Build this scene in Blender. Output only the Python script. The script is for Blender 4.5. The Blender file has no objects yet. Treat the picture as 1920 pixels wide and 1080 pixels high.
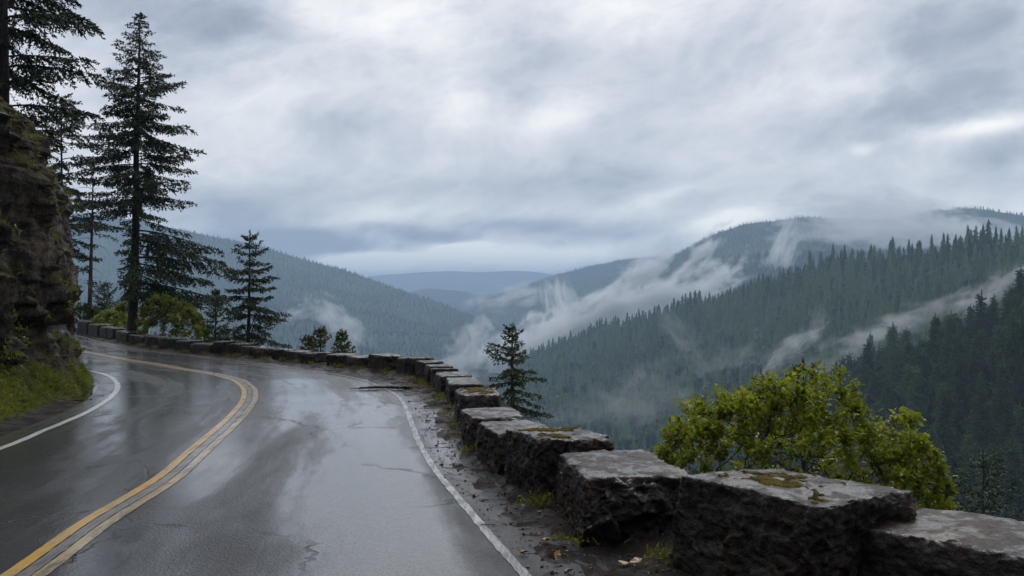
import bpy, math, numpy as np
from mathutils import Vector, Matrix

S = bpy.context.scene
COL = S.collection
H, F, CX, HY = 2.0, 1867.0, 960.0, 560.0      # eye height (m); focal length, centre column and horizon row of the photograph
rad = math.radians


def G(px, py, z=0.0):
    """the spot on the level z that the photograph shows at (px, py)"""
    Y = (H - z) * F / (py - HY)
    return np.array([(px - CX) / F * Y, Y])


def P(px, py, Y):
    return np.array([(px - CX) / F * Y, Y, H - (py - HY) / F * Y])


# ------------------------------------------------------------------ noise
_r = np.random.default_rng(3)
_perm = np.tile(_r.permutation(256), 3)
_gr = _r.normal(size=(256, 3))
_gr /= np.linalg.norm(_gr, axis=1)[:, None]


def perlin(p):
    p = np.asarray(p, float)
    i = np.floor(p).astype(int)
    f = p - i
    i &= 255
    u = f * f * f * (f * (f * 6 - 15) + 10)

    def g(a, b, c):
        h = _perm[_perm[_perm[i[:, 0] + a] + i[:, 1] + b] + i[:, 2] + c]
        return (_gr[h] * (f - np.array([a, b, c]))).sum(1)
    x0 = g(0, 0, 0) * (1 - u[:, 0]) + g(1, 0, 0) * u[:, 0]
    x1 = g(0, 1, 0) * (1 - u[:, 0]) + g(1, 1, 0) * u[:, 0]
    x2 = g(0, 0, 1) * (1 - u[:, 0]) + g(1, 0, 1) * u[:, 0]
    x3 = g(0, 1, 1) * (1 - u[:, 0]) + g(1, 1, 1) * u[:, 0]
    y0 = x0 * (1 - u[:, 1]) + x1 * u[:, 1]
    y1 = x2 * (1 - u[:, 1]) + x3 * u[:, 1]
    return y0 * (1 - u[:, 2]) + y1 * u[:, 2]


def fbm(p, oct=4, gain=0.5, ridged=False):
    p = np.asarray(p, float)
    out = np.zeros(len(p))
    a = 1.0
    for k in range(oct):
        n = perlin(p * 2 ** k + 17.3 * k)
        out += a * ((0.5 - np.abs(n)) if ridged else n)
        a *= gain
    return out


def smooth(x, a, b):
    t = np.clip((x - a) / (b - a), 0, 1)
    return t * t * (3 - 2 * t)


def facets(p, size, seed, tilt=.5, step=1.0):
    """a fractured surface: every cell of a random break pattern is a flat, tilted facet"""
    r = np.random.default_rng(seed)
    q = p / size
    q = q + .18 * np.stack([perlin(q * 1.3 + 7), perlin(q * 1.3 + 19), perlin(q * 1.3 + 41)], 1)
    c0 = np.floor(q).astype(int)
    best = np.full(len(q), 1e9)
    out = np.zeros(len(q))
    for dx in (-1, 0, 1):
        for dy in (-1, 0, 1):
            for dz in (-1, 0, 1):
                c = c0 + np.array([dx, dy, dz])
                k = (c[:, 0] * 73856093 ^ c[:, 1] * 19349663 ^ c[:, 2] * 83492791 ^ seed * 2654435) & 4095
                ctr = c + _cellp[k]
                v = q - ctr
                d = (v * v).sum(1)
                m = d < best
                best[m] = d[m]
                out[m] = (step * (_cella[k] - .5) + tilt * (v * _cellg[k]).sum(1))[m]
    return out * size


_rc = np.random.default_rng(91)
_cellp, _cella, _cellg = _rc.random((4096, 3)), _rc.random(4096), _rc.normal(size=(4096, 3))


def nrm(v):
    return v / np.maximum(np.linalg.norm(v, axis=-1, keepdims=True), 1e-9)


# ------------------------------------------------------------------ meshes
def mesh(name, V, faces, smooth_=True, mats=None, uv=None, tint=None):
    """V (n,3); faces: list of (m,k) index arrays, one per face size; mats: one material per array; uv: (n,2) per vertex"""
    me = bpy.data.meshes.new(name)
    V = np.asarray(V, np.float32)
    faces = [np.asarray(f, np.int32) for f in faces if len(f)]
    me.vertices.add(len(V))
    me.vertices.foreach_set("co", V.ravel())
    tot = np.concatenate([np.full(len(f), f.shape[1], np.int32) for f in faces])
    idx = np.concatenate([f.ravel() for f in faces])
    me.loops.add(len(idx))
    me.loops.foreach_set("vertex_index", idx)
    me.polygons.add(len(tot))
    st = np.concatenate([[0], np.cumsum(tot)[:-1]]).astype(np.int32)
    me.polygons.foreach_set("loop_start", st)
    me.polygons.foreach_set("loop_total", tot)
    if mats:
        ms = []
        for m in mats:
            if m not in ms:
                ms.append(m)
        for m in ms:
            me.materials.append(m)
        if len(ms) > 1:
            mi = np.concatenate([np.full(len(f), ms.index(m), np.int32) for f, m in zip(faces, mats)])
            me.polygons.foreach_set("material_index", mi)
    if uv is not None:
        l = me.uv_layers.new(name="UVMap")
        l.data.foreach_set("uv", np.asarray(uv, np.float32)[idx].ravel())
    if tint is not None:
        at = me.attributes.new("tint", 'FLOAT', 'POINT')
        at.data.foreach_set("value", np.asarray(tint, np.float32))
    me.update(calc_edges=True)
    me.polygons.foreach_set("use_smooth", np.full(len(tot), bool(smooth_)))
    return me


def obj(name, data, parent=None, label=None, cat=None, group=None, kind=None, loc=None):
    o = bpy.data.objects.new(name, data)
    COL.objects.link(o)
    if parent is not None:
        o.parent = parent
    if label:
        o["label"] = label
    if cat:
        o["category"] = cat
    if group:
        o["group"] = group
    if kind:
        o["kind"] = kind
    if loc is not None:
        o.location = loc
    return o


def grid_faces(nv, nu):
    i = np.arange(nv - 1)[:, None] * nu + np.arange(nu - 1)[None, :]
    return np.stack([i, i + 1, i + nu + 1, i + nu], -1).reshape(-1, 4)


def up(V, f):
    """the same faces, wound so that the sheet faces upwards"""
    V = np.asarray(V)
    a, b, c = V[f[:, 0]], V[f[:, 1]], V[f[:, 2]]
    return f if np.cross(b - a, c - a)[:, 2].sum() >= 0 else f[:, ::-1]


class Acc:
    """collects vertices and faces of several pieces"""
    def __init__(s):
        s.V, s.Fa, s.T, s.n = [], {}, [], 0

    def add(s, V, *faces, tint=0.5):
        V = np.asarray(V, float).reshape(-1, 3)
        for f in faces:
            f = np.asarray(f, int)
            if len(f):
                s.Fa.setdefault(f.shape[1], []).append(f + s.n)
        s.V.append(V)
        s.T.append(np.broadcast_to(np.asarray(tint, float), (len(V),)))
        s.n += len(V)

    def mesh(s, name, mat, smooth_=True):
        fs = [np.concatenate(v) for v in s.Fa.values()]
        return mesh(name, np.concatenate(s.V), fs, smooth_, [mat] * len(fs), tint=np.concatenate(s.T))


def tube(acc, pts, r, k=6, tint=0.5, cap=True):
    pts = np.asarray(pts, float)
    n = len(pts)
    r = np.broadcast_to(np.asarray(r, float), (n,))
    t = nrm(np.gradient(pts, axis=0))
    ref = np.array([0.0, 0, 1]) if abs(t[:, 2]).mean() < 0.8 else np.array([1.0, 0, 0])
    a = nrm(np.cross(t, ref))
    b = np.cross(t, a)
    ang = np.arange(k) * 2 * np.pi / k
    V = pts[:, None] + r[:, None, None] * (np.cos(ang)[None, :, None] * a[:, None] + np.sin(ang)[None, :, None] * b[:, None])
    V = V.reshape(-1, 3)
    i = np.arange(n - 1)[:, None] * k
    j = np.arange(k)[None, :]
    j2 = (j + 1) % k
    f = np.stack([i + j, i + j2, i + k + j2, i + k + j], -1).reshape(-1, 4)
    if cap:
        V = np.concatenate([V, pts[-1:]])
        jj = np.arange(k)
        c = np.stack([(n - 1) * k + jj, (n - 1) * k + (jj + 1) % k, np.full(k, n * k)], -1)
        acc.add(V, f, c, tint=tint)
    else:
        acc.add(V, f, tint=tint)


def spline(pts, step=0.25, it=12, w=None):
    """a smoothed polyline with even spacing"""
    pts = np.asarray(pts, float)
    def res(p, st):
        d = np.concatenate([[0], np.cumsum(np.linalg.norm(np.diff(p, axis=0), axis=1))])
        n = max(2, int(d[-1] / st) + 1)
        q = np.linspace(0, d[-1], n)
        return np.stack([np.interp(q, d, p[:, c]) for c in range(p.shape[1])], 1)
    p = res(pts, step)
    for _ in range(it):
        p[1:-1] = 0.25 * p[:-2] + 0.5 * p[1:-1] + 0.25 * p[2:]
    return res(p, step)


# ------------------------------------------------------------------ materials
class NT:
    def __init__(s, nt):
        s.t = nt

    def n(s, typ, ins=None, **props):
        nd = s.t.nodes.new(typ)
        for k, v in props.items():
            setattr(nd, k, v)
        for k, v in (ins or {}).items():
            so = nd.inputs[k]
            if hasattr(v, "is_linked") or hasattr(v, "links"):
                s.t.links.new(v, so)
            else:
                so.default_value = v
        return nd

    def m(s, op, a, b=0.0, c=0.0, clamp=False):
        return s.n('ShaderNodeMath', {0: a, 1: b, 2: c}, operation=op, use_clamp=clamp).outputs[0]

    def vm(s, op, a, b=(0, 0, 0)):
        nd = s.n('ShaderNodeVectorMath', {0: a, 1: b}, operation=op)
        return nd.outputs[1] if op in ('DOT_PRODUCT', 'LENGTH') else nd.outputs[0]

    def noise(s, vec, scale, detail=4.0, rough=0.5, dist=0.0, col=False):
        nd = s.n('ShaderNodeTexNoise', {'Vector': vec, 'Scale': scale, 'Detail': detail, 'Roughness': rough, 'Distortion': dist})
        return nd.outputs[1 if col else 0]

    def ramp(s, fac, stops, interp='LINEAR'):
        nd = s.n('ShaderNodeValToRGB', {'Fac': fac})
        cr = nd.color_ramp
        cr.interpolation = interp
        while len(cr.elements) < len(stops):
            cr.elements.new(0.5)
        for e, (p, c) in zip(cr.elements, stops):
            e.position = p
            e.color = (c if isinstance(c, tuple) else (c, c, c)) + (1,)
        return nd.outputs[0]

    def rng(s, v, a, b, c=0.0, d=1.0, kind='SMOOTHSTEP'):
        return s.n('ShaderNodeMapRange', {'Value': v, 'From Min': a, 'From Max': b, 'To Min': c, 'To Max': d}, interpolation_type=kind).outputs[0]

    def mix(s, fac, a, b):
        nd = s.n('ShaderNodeMix', data_type='RGBA')
        for k, v in ((0, fac), (6, a), (7, b)):
            if hasattr(v, "links"):
                s.t.links.new(v, nd.inputs[k])
            else:
                nd.inputs[k].default_value = v if k == 0 else tuple(v) + (1,)
        return nd.outputs[2]

    def sep(s, v):
        return s.n('ShaderNodeSeparateXYZ', {0: v}).outputs

    def comb(s, x, y, z=0.0):
        return s.n('ShaderNodeCombineXYZ', {0: x, 1: y, 2: z}).outputs[0]

    def bump(s, h, strength, dist=0.01, normal=None):
        ins = {'Height': h, 'Strength': strength, 'Distance': dist}
        if normal is not None:
            ins['Normal'] = normal
        return s.n('ShaderNodeBump', ins).outputs[0]


def material(name):
    m = bpy.data.materials.new(name)
    m.use_nodes = True
    m.node_tree.nodes.clear()
    n = NT(m.node_tree)
    out = n.n('ShaderNodeOutputMaterial')
    return m, n, out


def principled(n, out, **ins):
    b = n.n('ShaderNodeBsdfPrincipled', {k.replace('_', ' '): v for k, v in ins.items()})
    n.t.links.new(b.outputs[0], out.inputs[0])
    return b
# ================================================================== materials
def c4(r, g, b):
    return (r, g, b, 1)


def mat_asphalt():
    m, n, out = material("wet_asphalt")
    tc = n.n('ShaderNodeTexCoord')
    ob, uv = tc.outputs['Object'], tc.outputs['UV']
    u, v, _ = n.sep(uv)
    # worn wheel tracks run along the road; water lies in patches and in the tracks
    st = n.comb(n.m('MULTIPLY', u, 1.0), n.m('MULTIPLY', v, 0.055))
    w1 = n.noise(st, 1.15, 5, .55, .3)
    w2 = n.noise(n.comb(u, n.m('MULTIPLY', v, .22)), 0.8, 6, .62, .5)
    w3 = n.noise(n.comb(n.m('MULTIPLY', u, 1.0), n.m('MULTIPLY', v, 0.16)), 6.0, 5, .65)
    trk = n.m('SINE', n.m('MULTIPLY', u, 4.1))
    wet = n.m('ADD', n.m('ADD', n.m('MULTIPLY', w1, .50), n.m('MULTIPLY', w2, .38)), n.m('ADD', n.m('MULTIPLY', w3, .14), n.m('MULTIPLY', trk, .018)))
    film = n.rng(wet, .31, .58)
    agg = n.noise(ob, 62.0, 3, .65)
    vor = n.n('ShaderNodeTexVoronoi', {'Vector': ob, 'Scale': 45.0}).outputs[0]
    grain = n.m('ADD', n.m('MULTIPLY', agg, .7), n.m('MULTIPLY', vor, .5))
    big = n.noise(ob, .9, 5, .6)
    col = n.mix(n.rng(grain, .35, .8), (.0040, .0050, .0066), (.022, .0255, .031))
    col = n.mix(n.rng(big, .35, .65), col, n.mix(.5, col, (.015, .0155, .0175)))
    stone = n.rng(n.noise(ob, 140.0, 1, .5), .69, .74)
    col = n.mix(n.m('MULTIPLY', stone, .6), col, (.11, .108, .105))
    # fine cracks wandering through the surface, only here and there
    cw = n.vm('ADD', ob, n.vm('MULTIPLY', n.vm('SUBTRACT', n.noise(ob, 1.3, 5, .65, 0, col=True), (.5, .5, .5)), (.9, .9, 0)))
    ce = n.n('ShaderNodeTexVoronoi', {'Vector': n.vm('MULTIPLY', cw, (1, .7, 0)), 'Scale': .42}, feature='DISTANCE_TO_EDGE').outputs[0]
    crack = n.m('MULTIPLY', n.rng(ce, .012, .004), n.rng(n.noise(ob, .35, 3, .5), .47, .56))
    col = n.mix(n.m('MULTIPLY', crack, .8), col, (.004, .004, .004))
    h = n.m('ADD', n.m('MULTIPLY', grain, 1.0), n.m('MULTIPLY', n.noise(ob, 30.0, 3, .6), .8))
    h = n.m('SUBTRACT', h, n.m('MULTIPLY', crack, 1.6))
    bs = n.rng(film, 0, 1, 1.0, .6)
    nb = n.bump(h, bs, .016)
    nc = n.bump(h, n.rng(film, 0, 1, .75, .07), .010)
    rough = n.rng(film, 0, 1, .55, .32)
    principled(n, out, Base_Color=col, Roughness=rough, Normal=nb, IOR=1.45, Specular_IOR_Level=.3,
               Coat_Weight=n.m('MULTIPLY', n.rng(film, 0, 1, .15, 1.0), n.m('MULTIPLY', n.rng(grain, .36, .62, .55, 1.0), n.m('MULTIPLY_ADD', crack, -.75, 1.0))), Coat_Roughness=n.rng(film, 0, 1, .24, .06), Coat_IOR=1.33, Coat_Normal=nc)
    return m


def mat_line(name, col, dirt, wear):
    m, n, out = material(name)
    ob = n.n('ShaderNodeTexCoord').outputs['Object']
    ob2 = n.vm('MULTIPLY', ob, (1.0, .16, 1.0))
    a = n.noise(ob2, 11.0, 8, .74, .4)
    b = n.noise(ob, 70.0, 3, .6)
    f = n.rng(n.m('ADD', n.m('MULTIPLY', a, .7), n.m('MULTIPLY', b, .3)), wear - .09, wear + .09)
    g = n.noise(ob2, 5.0, 4, .6)
    pc = n.mix(n.rng(g, .4, .7), col, dirt)
    c = n.mix(f, pc, (.035, .035, .036))
    h = n.m('ADD', b, n.m('MULTIPLY', n.noise(ob, 85.0, 3, .6), .6))
    principled(n, out, Base_Color=c, Roughness=n.rng(a, .3, .7, .25, .5), Normal=n.bump(h, .35, .008),
               Coat_Weight=.5, Coat_Roughness=.15, Coat_IOR=1.33)
    return m


def mat_soil():
    m, n, out = material("wet_soil")
    ob = n.n('ShaderNodeTexCoord').outputs['Object']
    a = n.noise(ob, 1.6, 6, .6, .5)
    b = n.noise(ob, 22.0, 5, .65)
    c = n.noise(ob, 90.0, 3, .6)
    col = n.ramp(n.m('ADD', n.m('MULTIPLY', a, .4), n.m('MULTIPLY', b, .6)),
                 [(.3, (.004, .003, .0025)), (.5, (.013, .0085, .0065)), (.68, (.036, .022, .015))])
    col = n.mix(n.rng(n.noise(ob, 3.3, 5, .65), .58, .7), col, (.035, .042, .014))
    wet = n.rng(n.noise(ob, 2.4, 4, .6), .42, .58)
    h = n.m('ADD', n.m('MULTIPLY', b, 1.0), n.m('MULTIPLY', c, .45))
    principled(n, out, Base_Color=col, Roughness=n.rng(wet, 0, 1, .85, .55), Normal=n.bump(h, 1.0, .03),
               Specular_IOR_Level=.15, Coat_Weight=n.rng(wet, 0, 1, .0, .16), Coat_Roughness=.15, Coat_IOR=1.33)
    return m


def mat_stone():
    m, n, out = material("wet_basalt_block")
    ob = n.n('ShaderNodeTexCoord').outputs['Object']
    oi = n.n('ShaderNodeObjectInfo').outputs['Random']
    p = n.vm('ADD', ob, n.comb(n.m('MULTIPLY', oi, 31.0), n.m('MULTIPLY', oi, 17.0), 0.0))
    a = n.noise(p, 2.2, 7, .62, .6)
    b = n.noise(p, 14.0, 6, .65)
    c = n.noise(p, 60.0, 4, .6)
    mu = n.n('ShaderNodeTexMusgrave') if False else None
    v = n.m('ADD', n.m('ADD', n.m('MULTIPLY', a, .36), n.m('MULTIPLY', b, .36)), n.m('MULTIPLY', c, .28))
    col = n.ramp(v, [(.36, (.003, .0028, .0027)), (.46, (.010, .0092, .0086)), (.54, (.027, .0245, .0225)), (.64, (.088, .082, .075))])
    br = n.rng(n.noise(p, 1.5, 5, .6, .8), .44, .62)
    col = n.mix(n.m('MULTIPLY', br, .8), col, n.mix(n.rng(v, .40, .60), (.005, .003, .0018), (.062, .033, .017)))
    pale = n.m('MULTIPLY', n.rng(n.noise(p, 5.0, 6, .7), .62, .70), .45)
    col = n.mix(pale, col, (.15, .135, .115))
    ge = n.n('ShaderNodeNewGeometry')
    nz = n.sep(ge.outputs['Normal'])[2]
    up = n.rng(nz, .55, .95)
    pool = n.rng(n.noise(p, 4.5, 7, .68, .4), .40, .60)
    film = n.m('MULTIPLY', up, n.rng(pool, 0, 1, .10, 1))
    h = n.m('ADD', n.m('ADD', n.m('MULTIPLY', b, 1.0), n.m('MULTIPLY', c, .45)), n.m('MULTIPLY', n.noise(p, 5.0, 5, .6, .7), 1.3))
    nb = n.bump(h, .85, .03)
    nc = n.bump(h, n.rng(film, 0, 1, .7, .5), .02)
    principled(n, out, Base_Color=col, Roughness=n.rng(film, 0, 1, .6, .45), Normal=nb, Specular_IOR_Level=.2,
               Coat_Weight=n.rng(film, 0, 1, .14, .78), Coat_Roughness=n.rng(film, 0, 1, .2, .10), Coat_IOR=1.36, Coat_Normal=nc)
    return m


def mat_moss(name="moss", dark=(.016, .014, .002), light=(.13, .098, .010)):
    m, n, out = material(name)
    ob = n.n('ShaderNodeTexCoord').outputs['Object']
    a = n.noise(ob, 9.0, 5, .65)
    b = n.noise(ob, 110.0, 3, .6)
    col = n.mix(n.rng(n.m('ADD', n.m('MULTIPLY', a, .6), n.m('MULTIPLY', b, .4)), .35, .66), dark, light)
    principled(n, out, Base_Color=col, Roughness=.85, Normal=n.bump(b, 1.0, .02), Specular_IOR_Level=.1)
    return m


def mat_cliff():
    m, n, out = material("cliff_rock")
    ob = n.n('ShaderNodeTexCoord').outputs['Object']
    sq = n.vm('MULTIPLY', ob, (1, 1, .75))
    a = n.noise(sq, .9, 8, .62, 1.0)
    b = n.noise(sq, 5.0, 7, .66, .5)
    c = n.noise(sq, 26.0, 5, .65)
    v = n.m('ADD', n.m('ADD', n.m('MULTIPLY', a, .4), n.m('MULTIPLY', b, .4)), n.m('MULTIPLY', c, .2))
    col = n.ramp(v, [(.37, (.003, .0028, .0025)), (.45, (.014, .0115, .0095)), (.52, (.048, .039, .031)), (.63, (.155, .125, .098))])
    br = n.rng(n.noise(ob, .8, 5, .6, .8), .48, .62)
    col = n.mix(n.m('MULTIPLY', br, .6), col, n.mix(n.rng(b, .38, .62), (.009, .006, .004), (.12, .086, .058)))
    ge = n.n('ShaderNodeNewGeometry')
    nz = n.sep(ge.outputs['Normal'])[2]
    mo = n.m('ADD', n.m('MULTIPLY', nz, .42), n.noise(ob, 1.7, 7, .68, .4))
    mo = n.rng(mo, .68, .77)
    z = n.sep(ob)[2]
    low = n.rng(z, 2.2, .5, 0.0, .10)
    mo2 = n.rng(n.m('ADD', n.noise(ob, 2.6, 7, .7, .5), low), .615, .67)
    mo = n.m('MAXIMUM', mo, n.m('MULTIPLY', mo2, .85))
    mc = n.mix(n.rng(c, .35, .65), (.014, .015, .004), (.088, .080, .016))
    col = n.mix(mo, col, mc)
    h = n.m('ADD', n.m('ADD', n.m('MULTIPLY', b, 1.0), n.m('MULTIPLY', c, .35)), n.m('MULTIPLY', n.noise(ob, 70.0, 3, .6), .2))
    wet = n.m('MULTIPLY', n.rng(n.noise(n.vm('MULTIPLY', ob, (1, 1, .25)), 1.2, 4, .6), .5, .6), n.m('SUBTRACT', 1.0, mo))
    principled(n, out, Base_Color=col, Roughness=n.rng(wet, 0, 1, .85, .45), Normal=n.bump(h, 1.0, .10), Specular_IOR_Level=.15,
               Coat_Weight=n.m('MULTIPLY', wet, .2), Coat_Roughness=.25)
    return m


def mat_foliage(name, dark, light, trans=0.0, tcol=None, rough=.55, spec=.3, spread=.3):
    m, n, out = material(name)
    ob = n.n('ShaderNodeTexCoord').outputs['Object']
    at = n.n('ShaderNodeAttribute', attribute_name="tint").outputs['Fac']
    oi = n.n('ShaderNodeObjectInfo').outputs['Random']
    isl = n.n('ShaderNodeNewGeometry').outputs['Random Per Island']
    f = n.m('ADD', n.m('ADD', n.m('MULTIPLY', at, .72), n.m('MULTIPLY', isl, .22)), n.m('MULTIPLY', n.m('SUBTRACT', oi, .45), spread), clamp=True)
    col = n.mix(f, dark, light)
    b = n.n('ShaderNodeBsdfPrincipled', {'Base Color': col, 'Roughness': rough, 'Specular IOR Level': spec})
    if trans > 0:
        t = n.n('ShaderNodeBsdfTranslucent', {'Color': n.mix(f, tcol[0], tcol[1])})
        mx = n.n('ShaderNodeMixShader', {0: trans, 1: b.outputs[0], 2: t.outputs[0]})
        n.t.links.new(mx.outputs[0], out.inputs[0])
    else:
        n.t.links.new(b.outputs[0], out.inputs[0])
    return m


def mat_bark(name="bark", dark=(.008, .007, .006), light=(.05, .04, .033)):
    m, n, out = material(name)
    ob = n.n('ShaderNodeTexCoord').outputs['Object']
    p = n.vm('MULTIPLY', ob, (1, 1, .2))
    a = n.noise(p, 22.0, 5, .65)
    col = n.mix(n.rng(a, .35, .68), dark, light)
    principled(n, out, Base_Color=col, Roughness=.75, Normal=n.bump(a, .9, .03))
    return m


def mat_hill(name, dark, light, s=1.0):
    m, n, out = material(name)
    ob = n.n('ShaderNodeTexCoord').outputs['Object']
    a = n.noise(ob, .006 * s, 8, .62)
    b = n.noise(n.vm('MULTIPLY', ob, (1, 1, .45)), .06 * s, 5, .7)
    f = n.m('ADD', n.m('MULTIPLY', a, .5), n.m('MULTIPLY', b, .5))
    col = n.mix(n.rng(f, .36, .64), dark, light)
    principled(n, out, Base_Color=col, Roughness=.95, Specular_IOR_Level=.1, Normal=n.bump(b, .8, 9.0 / s))
    return m


def mat_mist(name, density, lo, hi, scale, soft=1.0):
    """cloudy air: thins out towards the edge of its body, torn by noise"""
    m, n, out = material(name)
    ob = n.n('ShaderNodeTexCoord').outputs['Object']
    oi = n.n('ShaderNodeObjectInfo').outputs
    off = n.comb(n.m('MULTIPLY', oi['Random'], 57.0), n.m('MULTIPLY', oi['Random'], 91.0), n.m('MULTIPLY', oi['Random'], 33.0))
    w = n.vm('ADD', n.vm('MULTIPLY', ob, (scale * 1.7, scale * .8, scale)), off)
    wob = n.noise(w, .8, 3, .55, 0, col=True)
    pw = n.vm('ADD', ob, n.vm('MULTIPLY', n.vm('SUBTRACT', wob, (.5, .5, .5)), (1.7, 1.2, 1.7)))
    r = n.vm('LENGTH', pw)
    fall = n.rng(r, 1.0, .0)
    nz = n.m('MULTIPLY_ADD', n.m('SUBTRACT', n.noise(w, 1.0, 6, .62, 1.1), .5), 1.7, .5)
    d = n.rng(n.m('ADD', nz, n.m('MULTIPLY', n.m('SUBTRACT', fall, .6), .62 * soft)), lo, hi)
    d = n.m('MULTIPLY', d, n.rng(fall, .0, .35))
    edge = n.rng(n.vm('LENGTH', ob), 1.0, .72)
    d = n.m('MULTIPLY', n.m('MULTIPLY', d, edge), density)
    v = n.n('ShaderNodeVolumePrincipled', {'Color': (.975, .985, 1.0, 1), 'Density': d, 'Anisotropy': 0.0})
    n.t.links.new(v.outputs[0], out.inputs['Volume'])
    return m


M = dict(
    asphalt=mat_asphalt(),
    yellow=mat_line("yellow_paint", (.46, .26, .032), (.32, .25, .11), .565),
    yellow2=mat_line("worn_yellow_paint", (.38, .26, .10), (.33, .29, .20), .52),
    white=mat_line("white_paint", (.55, .55, .54), (.36, .36, .35), .60),
    white2=mat_line("worn_white_paint", (.40, .40, .39), (.20, .20, .198), .47),
    band=mat_line("painted_sheen", (.16, .155, .14), (.10, .10, .098), .53),  # lighter wet reflection between the yellow lines, put into a pale colour
    soil=mat_soil(), stone=mat_stone(), moss=mat_moss(), cliff=mat_cliff(),
    bark=mat_bark(), twig=mat_bark("twig_bark", (.010, .009, .008), (.045, .038, .032)),
    fir=mat_foliage("fir_needles", (.008, .016, .009), (.045, .072, .028), .12, ((.012, .02, .008), (.03, .05, .015))),
    fir_light=mat_foliage("young_fir_needles", (.013, .024, .009), (.080, .115, .032), .18, ((.02, .03, .008), (.07, .10, .02))),
    fir_yellow=mat_foliage("yellowish_needles", (.030, .036, .008), (.15, .155, .034), .2, ((.03, .04, .008), (.11, .12, .02))),
    leaf=mat_foliage("yellow_green_leaf", (.062, .090, .006), (.36, .375, .022), .48, ((.12, .17, .006), (.46, .50, .02)), .30, .5),
    leaf_dull=mat_foliage("dull_green_leaf", (.09, .12, .014), (.38, .42, .075), .45, ((.09, .12, .012), (.30, .34, .05)), .5, .35),
    leaf_dark=mat_foliage("dark_green_leaf", (.022, .032, .009), (.10, .12, .030), .35, ((.03, .04, .008), (.09, .11, .02)), .5, .35),
    grass=mat_foliage("grass_blade", (.020, .028, .004), (.17, .18, .024), .4, ((.07, .10, .008), (.28, .32, .02)), .45, .35),
    conifer=mat_foliage("forest_conifer", (.004, .0115, .0072), (.094, .150, .056), 0, None, .8, .15, .85),
    far_conifer=mat_foliage("far_conifer", (.024, .042, .034), (.036, .058, .044), 0, None, .9, .1),  # haze of distance put into the colour: bluish, with little contrast
    ground=mat_hill("forest_floor", (.008, .011, .007), (.030, .034, .018), 6.0),
    hill=mat_hill("forested_hill", (.012, .024, .018), (.055, .080, .055), 1.0),
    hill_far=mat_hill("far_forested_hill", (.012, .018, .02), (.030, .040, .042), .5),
    litter=mat_foliage("leaf_litter", (.010, .007, .005), (.085, .050, .026), 0, None, .45, .5),
    dead_leaf=mat_foliage("fallen_leaf", (.13, .055, .015), (.42, .25, .06), 0, None, .4, .5),
    weed=mat_foliage("weed", (.05, .06, .008), (.26, .24, .03), .3, ((.1, .1, .01), (.3, .28, .03)), .5, .3),
)
# ================================================================== road, shoulders, ground
px_yel = [(48, 1080), (170, 985), (318, 897), (392, 828), (445, 781), (468, 750), (469, 729), (447, 712), (401, 700.6), (347, 693), (299, 683.5),
          (242.5, 675), (186, 664.5), (145, 656.7)]
px_inn = [(17, 837), (83, 807), (139, 784), (172, 769), (205.6, 748), (221, 731.7), (221, 718), (205.6, 705), (180.6, 697.5), (158, 693.6)]
px_out = [(985, 1080), (928, 1017), (891, 972), (855, 927), (826, 897), (802, 862), (785, 831), (773, 799), (763, 768), (751, 746), (732.6, 733.7),
          (712, 724), (682, 713), (655, 707), (629, 701), (600, 697.6), (569, 693), (502, 683), (448, 677), (397, 670.5), (327, 664), (270.6, 657.5),
          (235.5, 651.5), (186, 640.5), (145.5, 629.5)]
yel = spline([(-1.0, -14), (-2.4, -3), (-3.25, 4)] + [G(*p) for p in px_yel] + [(-23, 47), (-30, 58), (-40, 72)])
inn = spline([(-4.2, -14), (-5.6, -4), (-6.2, 4), (-6.6, 9)] + [G(*p) for p in px_inn] + [(-14.6, 30.5), (-19, 35.5), (-25, 43), (-33, 55), (-43, 70)])
out = spline([(5.5, -14), (3.2, -5), (1.4, 1.5)] + [G(*p) for p in px_out] + [(-29, 63), (-38, 76)])


def road_z(x, y):
    """ruts and settled spots, a few millimetres to two centimetres"""
    x, y = np.broadcast_arrays(np.asarray(x, float), np.asarray(y, float))
    p = np.stack([x.ravel() * .35, y.ravel() * .35, np.zeros(x.size)], 1)
    return (.014 * fbm(p, 3)).reshape(x.shape)


def resample(p, n):
    d = np.concatenate([[0], np.cumsum(np.linalg.norm(np.diff(p, axis=0), axis=1))])
    q = np.linspace(0, d[-1], n)
    return np.stack([np.interp(q, d, p[:, 0]), np.interp(q, d, p[:, 1])], 1)


def offset(p, d):
    t = nrm(np.gradient(p, axis=0))
    return p + np.stack([-t[:, 1], t[:, 0]], 1) * np.broadcast_to(np.asarray(d, float), (len(p),))[:, None]


def between(a, b, t):
    return a * (1 - t) + b * t


# the carriageway: cross-sections from the inner edge over the centre line to the outer edge
nv = 420
ra, rb, rc = resample(offset(inn, .42), nv), resample(yel, nv), resample(offset(out, -.85), nv)


def match(src, ref):
    """for every reference point the nearest source position, kept in order"""
    dd = np.linalg.norm(ref[:, None] - src[None], axis=2)
    k = np.maximum.accumulate(dd.argmin(1)).astype(float)
    for _ in range(40):
        k[1:-1] = .25 * k[:-2] + .5 * k[1:-1] + .25 * k[2:]
    i = np.arange(len(src))
    return np.stack([np.interp(k, i, src[:, 0]), np.interp(k, i, src[:, 1])], 1)


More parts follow.
